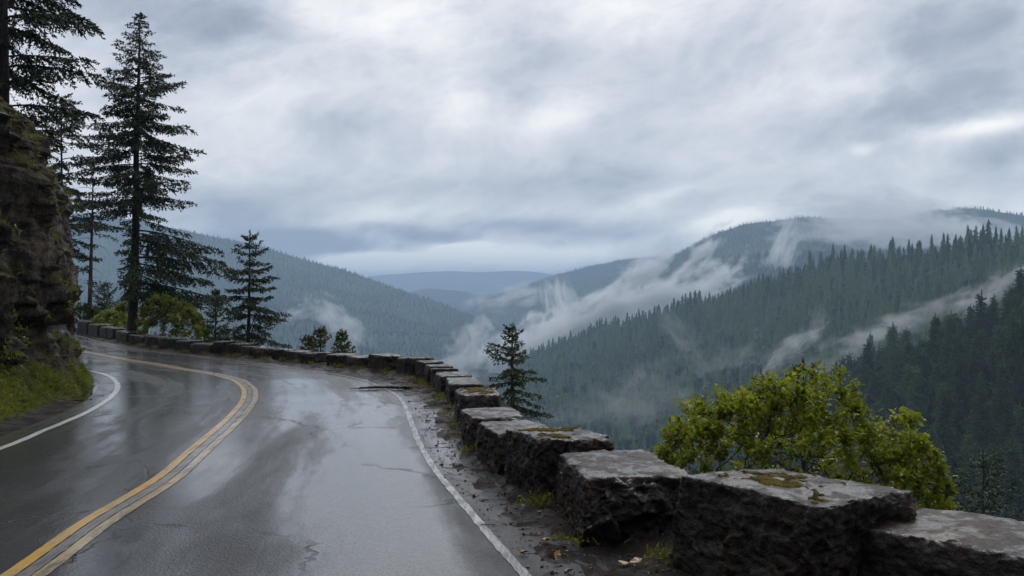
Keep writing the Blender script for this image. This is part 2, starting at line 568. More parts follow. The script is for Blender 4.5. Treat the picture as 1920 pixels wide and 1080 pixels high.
ra2, rc2 = match(resample(offset(inn, .42), 1600), rb), match(resample(offset(out, -.85), 1600), rb)
nh = 14
rows = [between(ra2, rb, t) for t in np.linspace(0, 1, nh + 1)] + [between(rb, rc2, t) for t in np.linspace(0, 1, nh + 1)[1:]]
rows = np.array(rows)                                  # (2nh+1, nv, 2)
R = rows.transpose(1, 0, 2)
dl = np.concatenate([[0], np.cumsum(np.linalg.norm(np.diff(rb, axis=0), axis=1))])
U = np.broadcast_to(np.linspace(-3.2, 3.2, 2 * nh + 1)[None], R.shape[:2])
Vv = np.broadcast_to(dl[:, None], R.shape[:2])
Z = road_z(R[..., 0], R[..., 1])
RV = np.concatenate([R.reshape(-1, 2), Z.reshape(-1, 1)], 1)
rm = mesh("road", RV, [up(RV, grid_faces(nv, 2 * nh + 1))],
          mats=[M['asphalt']], uv=np.stack([U.ravel(), Vv.ravel()], 1))
obj("road", rm, kind="structure", label="wet dark two lane asphalt road curving left round the cliff")


def ribbon(name, line, d, w, mat, label, z=.005, jag=.008):
    p = resample(line, int(len(line) * 2.5))
    n = len(p)
    q = np.stack([p[:, 0] * 3, p[:, 1] * 3, np.zeros(n)], 1)
    j = fbm(q * 2.3, 3) * jag
    V = []
    for e, s in ((d - w / 2, 1), (d, 0), (d + w / 2, -1)):
        o = offset(p, e + s * j)
        V.append(np.concatenate([o, (road_z(o[:, 0], o[:, 1]) + z)[:, None]], 1))
    V = np.array(V).transpose(1, 0, 2).reshape(-1, 3)
    me = mesh(name, V, [up(V, grid_faces(n, 3))], mats=[mat])
    return obj(name, me, kind="structure", label=label)


ribbon("centre_line", yel, .115, .105, M['yellow'], "deeper yellow line of the double centre line, nearer the cliff")
ribbon("centre_line", yel, -.115, .105, M['yellow2'], "paler worn yellow line of the double centre line, nearer the stone wall")
ribbon("centre_line", yel, 0, .10, M['band'], "faint pale strip painted as wet sheen between the two yellow lines", z=.0045, jag=.015)
ribbon("edge_line", inn, 0, .11, M['white'], "clean white edge line on the cliff side")
ribbon("edge_line", out, 0, .08, M['white2'], "broken worn white edge line on the stone wall side", jag=.02)

# ------------------------------------------------------------------ the line of the stone wall (road-side foot of the stones)
# far corner, near corner (on the ground), height, thickness
STONES = [
    # px far, px near (foot), top px at far corner, thickness
    ((143, 625), (163.8, 628.5), 601, .6), ((164.5, 628.5), (184.5, 632.7), 606.5, .6), ((185, 632.7), (199, 636), 612, .6),
    ((199.6, 636), (213.5, 639), 614.5, .6), ((214, 639), (238.5, 644.7), 619.5, .6), ((239.7, 646), (269, 650), 627.5, .6),
    ((270.6, 651), (294.5, 654), 630, .6), ((296, 654.5), (326, 658), 632.5, .6), ((327, 659), (354, 661.5), 638.5, .6),
    ((355.5, 661.6), (396, 666), 643.8, .6), ((398, 666.7), (423, 667.8), 640.8, .75), ((432, 668), (449, 669.3), 644.5, .65),
    ((450, 670), (470.5, 672), 650, .6), ((472, 673), (496, 674.5), 653.7, .6), ((506.6, 676), (532.5, 677.6), 656, .6),
    ((534, 677.5), (560.5, 681), 658.5, .6), ((562, 681.6), (590, 683.8), 662, .7), ((609.5, 688), (642, 690.5), 665, .65),
    ((647, 691), (673, 694.8), 668.5, .7), ((690, 696), (720, 700.3), 665.0, .62), ((741, 704), (762, 708.6), 670.8, .8),
    ((775, 715), (793, 719.3), 677.3, .55), ((794.5, 721.7), (803.5, 726.5), 685, .58), ((804, 726.5), (812, 732.5), 690.5, .62),
    ((813, 733.5), (828, 746), 697.6, .66), ((836, 751), (843.5, 767.6), 709, .60), ((852.6, 784.5), (861.5, 803), 729.5, .66),
    ((864, 826), (884, 850), 767.5, .72), ((893, 860), (927, 892), 792, .75), ((945, 909), (1012, 948), 802, .78),
    ((1036, 950), (1106, 1031), 846, .88), ((1250, 1061), (1530, 1164), 889, .96), ((1585, 1137), (2066, 1251), 990, 1.0)]
QUADS = []
for f, n_, ty, th in STONES:
    a, b = G(*f), G(*n_)
    t = (b - a) / np.linalg.norm(b - a)
    nrml = np.array([-t[1], t[0]])                     # outwards, away from the road
    hgt = H - (ty - HY) / F * a[1]
    QUADS.append((a, b, nrml, hgt, th))
foot = []
for a, b, *_ in QUADS:
    foot += [a, b]
wall_line = np.array([(-62, 100), (-45, 80), (-32.5, 66)] + foot + [(4.6, 4.4), (8, 1), (13, -6), (20, -18), (40, -60)])
wl = spline(wall_line, .5, 4)


def wall_dist(x, y):
    """distance beyond the foot of the stones, positive on the valley side"""
    x = np.asarray(x, float).ravel()
    y = np.asarray(y, float).ravel()
    best = np.full(x.size, 1e18)
    sg = np.zeros(x.size)
    for i in range(0, len(wl) - 1, 2):
        j = min(i + 2, len(wl) - 1)
        a, b = wl[i], wl[j]
        d = b - a
        L = d @ d
        t = np.clip(((x - a[0]) * d[0] + (y - a[1]) * d[1]) / L, 0, 1)
        ex, ey = x - a[0] - t * d[0], y - a[1] - t * d[1]
        q = ex * ex + ey * ey
        s = d[0] * (y - a[1]) - d[1] * (x - a[0])
        m = q < best
        best[m] = q[m]
        sg[m] = np.sign(s[m])
    return np.sqrt(best) * sg


def ground_z(x, y, d=None):
    x = np.asarray(x, float).ravel()
    y = np.asarray(y, float).ravel()
    if d is None:
        d = wall_dist(x, y)
    r = np.hypot(x, y)
    k = np.maximum(d - 1.0, 0)
    z = -.05 - .95 * (k * k / (k + .7))
    # the mountain side of the road climbs behind the cliff
    up = np.maximum(-d - 16, 0)
    z = z + .55 * up * up / (up + 14)
    n = fbm(np.stack([x * .05, y * .05, 0 * x], 1), 4) * np.clip((np.abs(d + 6) - 9) * .12, 0, 5)
    z = z + n * (r < 600)
    floor = -190 + 150 * smooth(r, 3500, 9000) + 12 * fbm(np.stack([x * .002, y * .002, 0 * x], 1), 3)
    z = np.maximum(z, floor)
    top = 60 + 90 * smooth(r, 200, 3000)
    return np.minimum(z, top)


# one sheet out to the horizon, finer near the eye
az = np.concatenate([np.linspace(-180, -45, 60)[:-1], np.linspace(-45, 45, 240), np.linspace(45, 180, 60)[1:]])
rr = np.concatenate([np.geomspace(.6, 80, 130), np.geomspace(84, 18500, 95)])
A, Rr = np.meshgrid(np.radians(az), rr)
X, Y = Rr * np.sin(A), Rr * np.cos(A)
V = np.stack([X.ravel(), Y.ravel(), ground_z(X, Y)], 1)
nA = len(az)
V = np.concatenate([V, [[0, 0, ground_z([0.], [0.])[0]]]])
hub = np.stack([np.full(nA - 1, len(V) - 1), np.arange(1, nA), np.arange(nA - 1)], 1)
gm = mesh("ground", V, [up(V, grid_faces(len(rr), nA)), up(V, hub)], mats=[M['ground']] * 2)
obj("ground", gm, kind="structure", label="dark wooded ground falling from the road into the valley")

# ------------------------------------------------------------------ shoulders: earth that laps over the edge of the asphalt
def strip(name, a, b, n, m, zf, mat, label):
    """a strip between two lines of equal length n, m points across"""
    T = np.linspace(0, 1, m)
    W = a[:, None] * (1 - T)[None, :, None] + b[:, None] * T[None, :, None]
    z = zf(W[..., 0], W[..., 1], np.broadcast_to(T[None], W.shape[:2]))
    V = np.concatenate([W.reshape(-1, 2), z.reshape(-1, 1)], 1)
    me = mesh(name, V, [up(V, grid_faces(n, m))], mats=[mat])
    return obj(name, me, kind="structure", label=label)


ns = 900
sa = resample(offset(out, -.06), 2600)
sw = resample(offset(wl, .75)[::-1], ns)
keep = (sw[:, 1] > -8) & (sw[:, 1] < 70)
sw = sw[keep]
sa = match(sa, sw)


def shoulder_z(x, y, t):
    p = np.stack([x.ravel(), y.ravel(), 0 * x.ravel()], 1)
    n = fbm(p * 1.9, 5, .6).reshape(x.shape)
    m = fbm(p * 9.0, 3, .6).reshape(x.shape)
    return -.022 + .085 * smooth(t, .0, .75) + .12 * n * smooth(t, .0, .3) * (1 - .6 * smooth(t, .4, .8)) + .03 * m * smooth(t, .02, .3)


strip("wall_shoulder", sa, sw, len(sw), 40, shoulder_z, M['soil'], "muddy wet shoulder strewn with dead leaves below the stone wall")

cliff_foot = spline([(-9.0, -16), (-8.3, -4), (-7.9, 4), (-7.75, 10), (-7.85, 14), (-8.1, 16.5), (-8.7, 19.4), (-9.45, 22.2), (-10.1, 23.9), (-11.0, 25.5),
                     (-13, 27.4), (-16, 30), (-21, 35.5), (-27, 43), (-35, 55), (-46, 72)], .12, 40)
sc_ = resample(offset(cliff_foot, .5), 700)
si = match(resample(offset(inn, .30), 2600), sc_)


def gutter_z(x, y, t):
    p = np.stack([x.ravel(), y.ravel(), 0 * x.ravel()], 1)
    n = fbm(p * 1.7, 5, .6).reshape(x.shape)
    m = fbm(p * 8.0, 3, .6).reshape(x.shape)
    return -.03 + .16 * smooth(t, .3, 1.) + .04 * n * smooth(t, .05, .4) + .012 * m


strip("cliff_gutter", si, sc_, 700, 30, gutter_z, M['soil'], "muddy gutter with puddles between the white line and the mossy cliff")
mp, n_, o_ = material("puddle_water")
principled(n_, o_, Base_Color=c4(.012, .011, .010), Roughness=.06, IOR=1.33, Specular_IOR_Level=.5,
           Normal=n_.bump(n_.noise(n_.n('ShaderNodeTexCoord').outputs['Object'], 6.0, 2), .05, .01))
pw = np.stack([resample(si, 60), resample(between(si, sc_, .55), 60)])
tt = np.linspace(0, 1, 8)
sel = (pw[0][:, 1] > 18.6) & (pw[0][:, 1] < 27)
a_, b_ = pw[0][sel], pw[1][sel]
W = a_[:, None] * (1 - tt)[None, :, None] + b_[:, None] * tt[None, :, None]
V = np.concatenate([W.reshape(-1, 2), np.full((W.shape[0] * 8, 1), -.004)], 1)
obj("puddle_water", mesh("puddle_water", V, [up(V, grid_faces(len(a_), 8))], mats=[mp]), kind="structure", label="rain water standing in the gutter inside the bend")
# ================================================================== the rock cliff
def build_cliff():
    base = resample(cliff_foot, 620)
    n = len(base)
    t = nrm(np.gradient(base, axis=0))
    for _ in range(60):
        t[1:-1] = .25 * t[:-2] + .5 * t[1:-1] + .25 * t[2:]
    inw = nrm(np.stack([-t[:, 1], t[:, 0]], 1))
    tip = np.array([[0, -.25], [.12, .12], [.28, .45], [.40, .85], [.44, 1.5], [.50, 2.3], [.62, 3.1], [.74, 3.8], [.70, 4.35], [.92, 4.8], [1.35, 5.5], [1.9, 6.2],
                    [2.8, 7.1], [4.2, 8.2], [7, 9.6], [14, 12], [26, 15]])
    near = np.array([[0, -.25], [.45, .22], [.95, .6], [1.35, 1.05], [1.5, 1.7], [1.55, 2.4], [1.6, 3.1], [1.62, 3.8], [1.55, 4.5], [1.7, 5.1], [2.1, 5.8], [2.6, 6.6],
                     [3.4, 7.6], [4.8, 8.8], [8, 10.4], [15, 13], [26, 16]])
    nt = 230
    q = np.concatenate([np.linspace(0, 11, 180), np.linspace(11, 16, nt - 180 + 1)[1:]])
    def prof(p):
        k = np.arange(len(p))
        r = np.stack([np.interp(q, k, p[:, 0]), np.interp(q, k, p[:, 1])], 1)
        for _ in range(10):
            r[1:-1] = .25 * r[:-2] + .5 * r[1:-1] + .25 * r[2:]
        return r
    pt, pn = prof(tip), prof(near)
    w = smooth(base[:, 1], 23.5, 16.5)
    pr = pn[None] * w[:, None, None] + pt[None] * (1 - w)[:, None, None]      # (n, nt, 2)
    V = np.empty((n, nt, 3))
    V[..., :2] = base[:, None] + inw[:, None] * pr[..., 0:1]
    V[..., 2] = pr[..., 1]
    # keep the inside of the bend from folding: pull the deep points together
    P0 = V.reshape(-1, 3)
    hh = P0[:, 2]
    amp = smooth(hh, .1, 1.2)
    sq = P0 * np.array([1, 1, .8])
    big = fbm(sq * .55 + 5, 3) * .42
    rid = fbm(sq * 1.15 + 9, 6, .6, ridged=True) * .46 - .2
    fine = fbm(sq * 4.0, 5, .62) * .15
    blk = (np.abs(perlin(sq * np.array([1.5, 1.5, 1.0]) + 31)) ** .6) * .22
    d = (big + .55 * rid + .55 * fine + facets(sq * np.array([1, 1, .5]), 1.0, 5, .34, .42) + facets(sq * np.array([1, 1, .62]), .40, 6, .34, .40) + facets(sq, .17, 8, .3, .35) - .02) * amp + .03 * fbm(sq * 5, 3) * (1 - amp)
    tipw = 1 - .45 * smooth(P0[:, 1], 20.5, 23) * smooth(P0[:, 1], 28, 25)
    d = d * tipw
    # the dark hollow near the foot of the nose
    c = P(112, 603, 22.4)
    e = np.exp(-(((P0[:, 0] - c[0]) / .34) ** 2 + ((P0[:, 1] - c[1]) / 1.0) ** 2 + ((P0[:, 2] - c[2]) / .46) ** 2) ** 1.6)
    d -= 1.0 * e
    c2 = P(60, 640, 19.5)
    e = np.exp(-(((P0[:, 0] - c2[0]) / .3) ** 2 + ((P0[:, 1] - c2[1]) / .5) ** 2 + ((P0[:, 2] - c2[2]) / .5) ** 2))
    d -= .35 * e
    V = P0.copy()
    V[:, :2] -= np.repeat(inw, nt, axis=0) * d[:, None]
    V[:, 2] += fbm(sq * 2.0 + 3, 3) * .1 * amp
    V = V.reshape(n, nt, 3)
    return V, inw


CLIFF, CL_IN = build_cliff()
nC, tC = CLIFF.shape[:2]
obj("rock_cliff", mesh("rock_cliff", CLIFF.reshape(-1, 3), [grid_faces(nC, tC)[:, ::-1]], mats=[M['cliff']]), kind="structure",
    label="dark mossy rock cliff with a hollow near its foot on the left of the road")

# ================================================================== the wall of stone blocks
def stone_mesh(a, b, nn, hgt, th, seed, n, detail=1.0, ends=0.0):
    """one squared block: rounded, chipped at the edges, faces left rough; returns verts (world), faces, top grid indices"""
    r = np.random.default_rng(seed)
    g = np.linspace(-1, 1, n + 1)
    L = np.linalg.norm(b - a)
    # six faces of a cube, welded
    key, pts = {}, []
    def vid(p):
        k = tuple(np.round(p, 5))
        if k not in key:
            key[k] = len(pts)
            pts.append(p)
        return key[k]
    Fc, topg = [], None
    for ax in range(3):
        for s in (-1, 1):
            o1, o2 = [(1, 2), (2, 0), (0, 1)][ax]
            ids = np.empty((n + 1, n + 1), int)
            for i in range(n + 1):
                for j in range(n + 1):
                    p = np.empty(3)
                    p[ax], p[o1], p[o2] = s, g[i], g[j]
                    ids[i, j] = vid(p)
            q = np.stack([ids[:-1, :-1], ids[1:, :-1], ids[1:, 1:], ids[:-1, 1:]], -1).reshape(-1, 4)
            Fc.append(q if s > 0 else q[:, ::-1])
            if ax == 2 and s > 0:
                topg = ids
    p = np.array(pts)
    k = 12.0
    p = p / ((np.abs(p) ** k).sum(1) ** (1 / k))[:, None]
    hs = np.array([L / 2 * .95, th / 2, (hgt + .085) / 2])
    # leaning, slightly out-of-square faces
    sk = r.normal(size=(3, 3)) * .035
    np.fill_diagonal(sk, 0)
    q = p + p @ sk.T
    q = q * hs
    # chips knocked off corners and edges
    for _ in range(15):
        d = r.normal(size=3)
        d[r.integers(2)] *= .15
        d[2] *= r.choice([.12, .5, 1.0])
        d = d / np.linalg.norm(d)
        sup = (np.abs(d) * hs).sum()
        lim = sup * r.uniform(.83, .965)
        over = np.maximum(q @ d - lim, 0)
        q = q - d * over[:, None] * .9
    off = r.uniform(0, 90, 3)
    out_ = nrm(p ** 3)
    m = q + off
    side = 1 - .72 * smooth(p[:, 2], .9, 1.0)
    dsp = .020 * fbm(m * 1.7, 3) + detail * (.020 * (fbm(m * 3.2 + 40, 4, .6, ridged=True) - .42) + facets(m, .24, seed, .065, .055) + facets(m, .09, seed + 1, .10, .08) + .026 * np.abs(fbm(m * np.array([9, 9, 3.5]), 4, .6))
                                              + .016 * fbm(m * 20.0, 3, .6)) * side
    # layered, broken bedding on the end faces
    if ends > 0:                                       # a torn, unworked end
        e_ = smooth(p[:, 0], .75, 1.0) * side
        dsp = dsp + ends * e_ * (facets(m, .28, seed + 3, .22, .20) + facets(m, .11, seed + 4, .22, .2) - .02)
    q = q + out_ * dsp[:, None]
    q[:, 2] += hgt / 2 - .022
    t = (b - a) / L
    c = (a + b) / 2 + nn * th / 2
    R3 = np.array([[t[0], t[1], 0], [nn[0], nn[1], 0], [0, 0, 1]])
    return q, R3, c, np.concatenate(Fc), topg


STONE_LABELS = [
    "dark block at the far end of the wall, half hidden by the cliff edge",
    "low dark block second from the cliff edge at the far end of the wall",
    "small dark block just left of and below the thin bare trunk",
    "dark block third to the left of the tall fir trunk's foot",
    "long dark block just left of the tall fir trunk's foot",
    "brown flecked block right in front of the tall fir trunk",
    "dark block between the tall fir trunk and the light green shrub",
    "brownish block in front of the left half of the light green shrub",
    "dark square block in front of the middle of the light green shrub",
    "long low block in front of the right edge of the light green shrub",
    "dark block taller than its neighbours, with a pale streaked end, left of the spruce",
    "narrow dark block directly below the small spruce trunk",
    "low block just right of the small spruce trunk",
    "low grey block with a light brown face, second right of the small spruce",
    "dark block midway between the small spruce and the three saplings",
    "dark block just left of and below the three saplings",
    "block with a pale greyish end below the left pair of saplings",
    "dark squarish block right under the rightmost of the three saplings",
    "low block with a light end face just left of the tall pale-ended block",
    "tall block with a big pale grey end face, where the road begins to bend",
    "big dark block just right of the tall pale-ended block, above the fallen stick",
    "dark block second right of the tall pale-ended block, where the wall turns towards the viewer",
    "narrow block third right of the tall pale-ended block, stepping down the bend",
    "narrow block fourth right of the tall pale-ended block, just behind a wide flat one",
    "wide dark block behind the white rimmed block and left of the young fir",
    "block with a white wet rim just behind the mossy topped block beside the young fir",
    "squared block with moss across its flat top, left of the young fir's trunk",
    "wet pale topped block just in front of the small mossy block",
    "ribbed dark block between the pale topped block and the large mossy one",
    "large brown block with mossy patches on top, fourth from the right end of the wall",
    "big block with a broken glistening grey end face, third from the right",
    "huge brown black block with a moss patch, in front of the yellow green bush",
    "nearest block at the bottom right corner, with a broad shiny wet top",
]
for i, (a, b, nn, hgt, th) in enumerate(QUADS):
    near = a[1]
    n = 64 if near < 11 else 40 if near < 17 else 22 if near < 30 else 14
    q, R3, c, fc, topg = stone_mesh(a, b, nn, hgt, th, 100 + i * 7, n, 1.0 if near < 17 else .85, {30: 1.3, 31: .5, 29: .5, 19: .8}.get(i, .25))
    me = mesh("stone_block", q, [fc], mats=[M['stone']])
    o = obj("stone_block", me, label=STONE_LABELS[i], cat="stone block", group="stone blocks forming the roadside wall")
    o.matrix_world = Matrix(((R3[0][0], R3[1][0], 0, c[0]), (R3[0][1], R3[1][1], 0, c[1]), (0, 0, 1, 0), (0, 0, 0, 1)))
    if i in (26, 29, 31):                              # cushions of moss on the flat tops
        T = q[topg]                                    # (n+1, n+1, 3)
        ups = 2
        ii = np.linspace(0, n, n * ups + 1)
        i0 = np.clip(np.floor(ii).astype(int), 0, n - 1)
        f = (ii - i0)
        Tr = T[i0] * (1 - f)[:, None, None] + T[i0 + 1] * f[:, None, None]
        Tr = Tr[:, i0] * (1 - f)[None, :, None] + Tr[:, i0 + 1] * f[None, :, None]
        k = Tr.shape[0]
        pp = Tr.reshape(-1, 3)
        uu = np.linspace(-1, 1, k)
        gu, gv = np.meshgrid(uu, uu, indexing='ij')
        edge = smooth(np.maximum(np.abs(gu), np.abs(gv)), .97, .80).ravel()
        cx, cy, rx, ry = {26: (0, 0, 1.0, .95), 29: (-.1, -.25, 1.1, .55), 31: (-.15, -.05, .62, .62)}[i]
        blob = np.exp(-(((gu.ravel() - cx) / rx) ** 2 + ((gv.ravel() - cy) / ry) ** 2) * 1.2)
        msk = fbm(pp * np.array([4.5, 7, 4]) + i, 4, .6) * .9 + .55 * blob - .28 + (edge - 1) * .5
        hgt_ = -.008 + .020 * smooth(msk, -.05, .18) + .010 * fbm(pp * 45, 2) * smooth(msk, 0, .15)
        V = pp.copy()
        V[:, 2] += hgt_
        fcs = grid_faces(k, k)[:, ::-1]
        keepf = (msk[fcs] > -.06).any(1)
        mm = mesh("moss", V, [fcs[keepf]], mats=[M['moss']])
        mo = obj("moss", mm, parent=o, label="brown green moss cushion spread over the wet stone top")
# ================================================================== plants
def conifer(height, crown_r, n_br, seed, base_t=.12, r0=.12, whorl=0, spread=50., needle=.16, nw=.034, spacing=.15, droop=.25, tip_up=.18, top_up=40., low_up=-8.,
            jitter=.25, gaps=0.0, side_len=.36, lean=(0, 0), dens=1.0, dead=0, low_pow=.9, hang=.0):
    """trunk + boughs (bark) and needle sprays; crown_r(t, azimuth) is the bough length at relative height t; azimuth 0 is +x"""
    r = np.random.default_rng(seed)
    bark, ndl = Acc(), Acc()
    tz = np.linspace(0, 1, 26)
    wob = np.cumsum(r.normal(size=(26, 2)) * .006 * height * .12, axis=0)
    wob -= wob[0]
    trunk = np.stack([wob[:, 0] + lean[0] * tz * height, wob[:, 1] + lean[1] * tz * height, tz * height], 1)
    rad_t = r0 * (1 - tz) ** .85 + .006
    rad_t[0] *= 1.35
    tube(bark, trunk, rad_t, 9)
    def at(t):
        return np.array([np.interp(t, tz, trunk[:, c]) for c in range(3)])
    Bs = []
    if whorl:
        nwh = n_br // whorl
        ts = base_t + (1 - base_t) * (np.arange(nwh) / nwh) ** .92 * .985
        for t in ts:
            ph = r.uniform(0, 6.28)
            for k in range(whorl):
                Bs.append((t + r.normal() * .003, ph + k * 6.283 / whorl + r.normal() * .22))
    else:
        for k in range(n_br):
            Bs.append((base_t + (1 - base_t) * .99 * ((k + r.uniform(0, 1)) / n_br) ** low_pow, k * 2.3999 + r.normal() * .4))
    st, di, ln, upv, tt = [], [], [], [], []
    for t, az in Bs:
        if r.random() < gaps:
            continue
        L = crown_r(t, az) * (1 + jitter * r.normal())
        if L < .05:
            continue
        e = math.radians(low_up + (top_up - low_up) * t ** 1.6 + r.normal() * 6)
        ns = 9
        s = np.linspace(0, 1, ns)
        bend = r.normal() * .12
        ho = L * s
        z = L * (math.tan(e) * s - droop * s ** 2 + tip_up * s ** 3.2)
        a = az + bend * s
        o = at(t)
        pts = o + np.stack([ho * np.cos(a), ho * np.sin(a), z], 1)
        tube(bark, pts, np.linspace(max(.006, .0105 * L + .004), .003, ns), 4)
        if r.random() < dead:
            continue
        tint0 = .30 + .4 * r.random()
        m = max(4, int(L / spacing))
        ss = np.linspace(.10 if L < 1.2 else .16, 1, m)
        for side in (-1, 1):
            sj = np.clip(ss + r.normal(size=m) * .02, .04, 1)
            q = np.stack([np.interp(sj, s, pts[:, c]) for c in range(3)], 1)
            dirb = nrm(np.stack([np.interp(sj, s, np.gradient(pts[:, c])) for c in range(3)], 1))
            lat = nrm(np.cross(dirb, np.array([0, 0, 1.0]))) * side
            an = np.radians(spread + r.normal(size=m) * 13)
            d = dirb * np.cos(an)[:, None] + lat * np.sin(an)[:, None]
            d[:, 2] += -.26 - hang + r.normal(size=m) * .16
            l = side_len * L * (1.05 - .75 * sj) * np.clip(sj * 4.5, .25, 1) * r.uniform(.55, 1.25, m) + needle * .45
            keep = r.random(m) < dens
            st.append(q[keep])
            di.append(nrm(d)[keep])
            ln.append(l[keep])
            tt.append(np.full(keep.sum(), tint0))
        st.append(pts[-2:-1])
        di.append(nrm(pts[-1:] - pts[-2:-1]))
        ln.append(np.array([L * .16 + needle]))
        tt.append([tint0])
    # the leader at the very top
    st.append(trunk[-3:-2])
    di.append(np.array([[0, 0, 1.0]]))
    ln.append(np.array([height * .08]))
    tt.append([.5])
    st, di, ln, tt = np.concatenate(st), np.concatenate(di), np.concatenate(ln), np.concatenate(tt)
    k = np.maximum(2, (ln / (needle * .42)).astype(int))
    rep = np.repeat(np.arange(len(st)), k)
    pos = (np.arange(len(rep)) - np.repeat(np.cumsum(k) - k, k) + .5) / k[rep]
    P0 = st[rep] + di[rep] * (ln[rep] * pos)[:, None]
    P0[:, 2] -= .22 * ln[rep] * pos ** 2
    N = len(rep)
    for pss in range(2):
        d = nrm(di[rep] + r.normal(size=(N, 3)) * .55 + np.array([0, 0, .12 if pss else -.12]))
        w = nrm(np.cross(d, r.normal(size=(N, 3))))
        l = needle * r.uniform(.65, 1.25, N)
        ww = nw * r.uniform(.7, 1.3, N)
        a = P0
        b = P0 + d * (l * .5)[:, None] + w * ww[:, None]
        c = P0 + d * l[:, None]
        e = P0 + d * (l * .5)[:, None] - w * ww[:, None]
        V = np.stack([a, b, c, e], 1).reshape(-1, 3)
        f = np.arange(N * 4).reshape(-1, 4)
        tn = np.clip(tt[rep] + .25 * pos + r.normal(size=N) * .1, 0, 1)
        ndl.add(V, f, tint=np.repeat(tn, 4))
    return bark, ndl


def place_conifer(name, label, loc, mat, group=None, bark_mat=None, **kw):
    bark, ndl = conifer(**kw)
    root = obj(name, None, label=label, cat="tree", group=group, loc=loc)
    obj("trunk", bark.mesh("trunk", bark_mat or M['bark']), parent=root)
    obj("crown", ndl.mesh("crown", mat, False), parent=root)
    return root


def prof(*pts):
    """bough length as a function of relative height, right side (+x) and left side (-x) given apart: (t, right, left)"""
    a = np.array(pts)
    def f(t, az):
        rt, lf = np.interp(t, a[:, 0], a[:, 1]), np.interp(t, a[:, 0], a[:, 2])
        w = .5 + .5 * math.cos(az)
        return (lf * (1 - w) + rt * w) * (1.0 if True else 0)
    return f


def gz(x, y):
    return float(ground_z([x], [y])[0])


def base(px, Y):
    x = (px - CX) / F * Y
    return x, Y, gz(x, Y)


def hgt(py, Y, z0):
    return H - (py - HY) / F * Y - z0


# the tall fir beyond the wall
x, y, z = base(247, 46.0)
h = hgt(22, 46.0, z)
T = lambda py: (hgt(py, 46.0, z)) / h
m = 46.0 / F
place_conifer("fir_tree", "tallest fir with bare lower trunk and long drooping boughs behind the wall", (x, y, z), M['fir'], height=h, seed=11, n_br=215, low_pow=1.05,
    lean=(.0265, 0), r0=.235, base_t=T(560), needle=.15, nw=.030, spacing=.12, droop=.42, tip_up=.20, top_up=26, low_up=0, jitter=.17, side_len=.24, gaps=.09, dens=1.0, hang=.22,
    crown_r=(lambda f, tl: (lambda t, az: f(t, az) * (1 if t > tl or math.cos(az) > .2 else .42)))(
        prof((T(575), 80 * m, 8 * m), (T(545), 138 * m, 20 * m), (T(500), 156 * m, 40 * m), (T(470), 150 * m, 50 * m), (T(430), 128 * m, 28 * m), (T(400), 70 * m, 75 * m),
             (T(340), 108 * m, 84 * m), (T(270), 100 * m, 78 * m), (T(200), 76 * m, 84 * m), (T(150), 58 * m, 60 * m), (T(100), 36 * m, 42 * m), (T(60), 16 * m, 18 * m),
             (T(40), 8 * m, 9 * m), (1, 2 * m, 2 * m)), T(405)))

# the fir on the cliff top at the left edge
Yl = 26.0
xl = (6 - CX) / F * Yl
zl = 4.9
m = Yl / F
place_conifer("fir_tree", "big dark fir growing on the cliff top, cut by the left and top edges", (xl, Yl, zl), M['fir'], height=12.5, seed=23, n_br=130, r0=.17, base_t=.02,
    needle=.11, nw=.023, spacing=.085, droop=.36, hang=.15, tip_up=.14, top_up=35, low_up=2, jitter=.2, side_len=.32, gaps=.02,
    crown_r=prof((0, 120 * m, 120 * m), (.1, 140 * m, 130 * m), (.22, 158 * m, 140 * m), (.4, 150 * m, 130 * m), (.6, 110 * m, 110 * m), (.8, 60 * m, 60 * m), (1, 5 * m, 5 * m)))

# slender firs beyond the wall, seen past the cliff
x, y, z = base(117, 63.0)
h = hgt(178, 63.0, z)
T = lambda py: hgt(py, 63.0, z) / h
m = 63.0 / F
place_conifer("fir_tree", "slender fir with a thin trunk, rising between the cliff nose and the tall fir", (x, y, z), M['fir'], height=h, seed=37, n_br=62, r0=.17, base_t=T(500),
    needle=.19, nw=.04, spacing=.16, droop=.36, tip_up=.18, top_up=35, low_up=-12, jitter=.28, side_len=.34, gaps=.08,
    crown_r=prof((T(505), 50 * m, 45 * m), (T(440), 62 * m, 60 * m), (T(380), 78 * m, 70 * m), (T(300), 78 * m, 70 * m), (T(240), 62 * m, 60 * m), (T(200), 30 * m, 32 * m), (1, 4 * m, 4 * m)))
x, y, z = base(168, 60.0)
h = hgt(296, 60.0, z)
T = lambda py: hgt(py, 60.0, z) / h
m = 60.0 / F
place_conifer("fir_tree", "thin half bare fir with dead drooping twigs between cliff and tall fir", (x, y, z), M['fir'], height=h, seed=41, n_br=44, r0=.15, base_t=T(545),
    lean=(.022, 0), needle=.17, nw=.036, spacing=.2, droop=.55, tip_up=.1, top_up=25, low_up=8, jitter=.3, side_len=.22, gaps=.1, dens=.75, dead=.62,
    crown_r=prof((T(545), 40 * m, 20 * m), (T(480), 48 * m, 30 * m), (T(420), 45 * m, 40 * m), (T(340), 34 * m, 36 * m), (T(310), 15 * m, 15 * m), (1, 3 * m, 3 * m)))

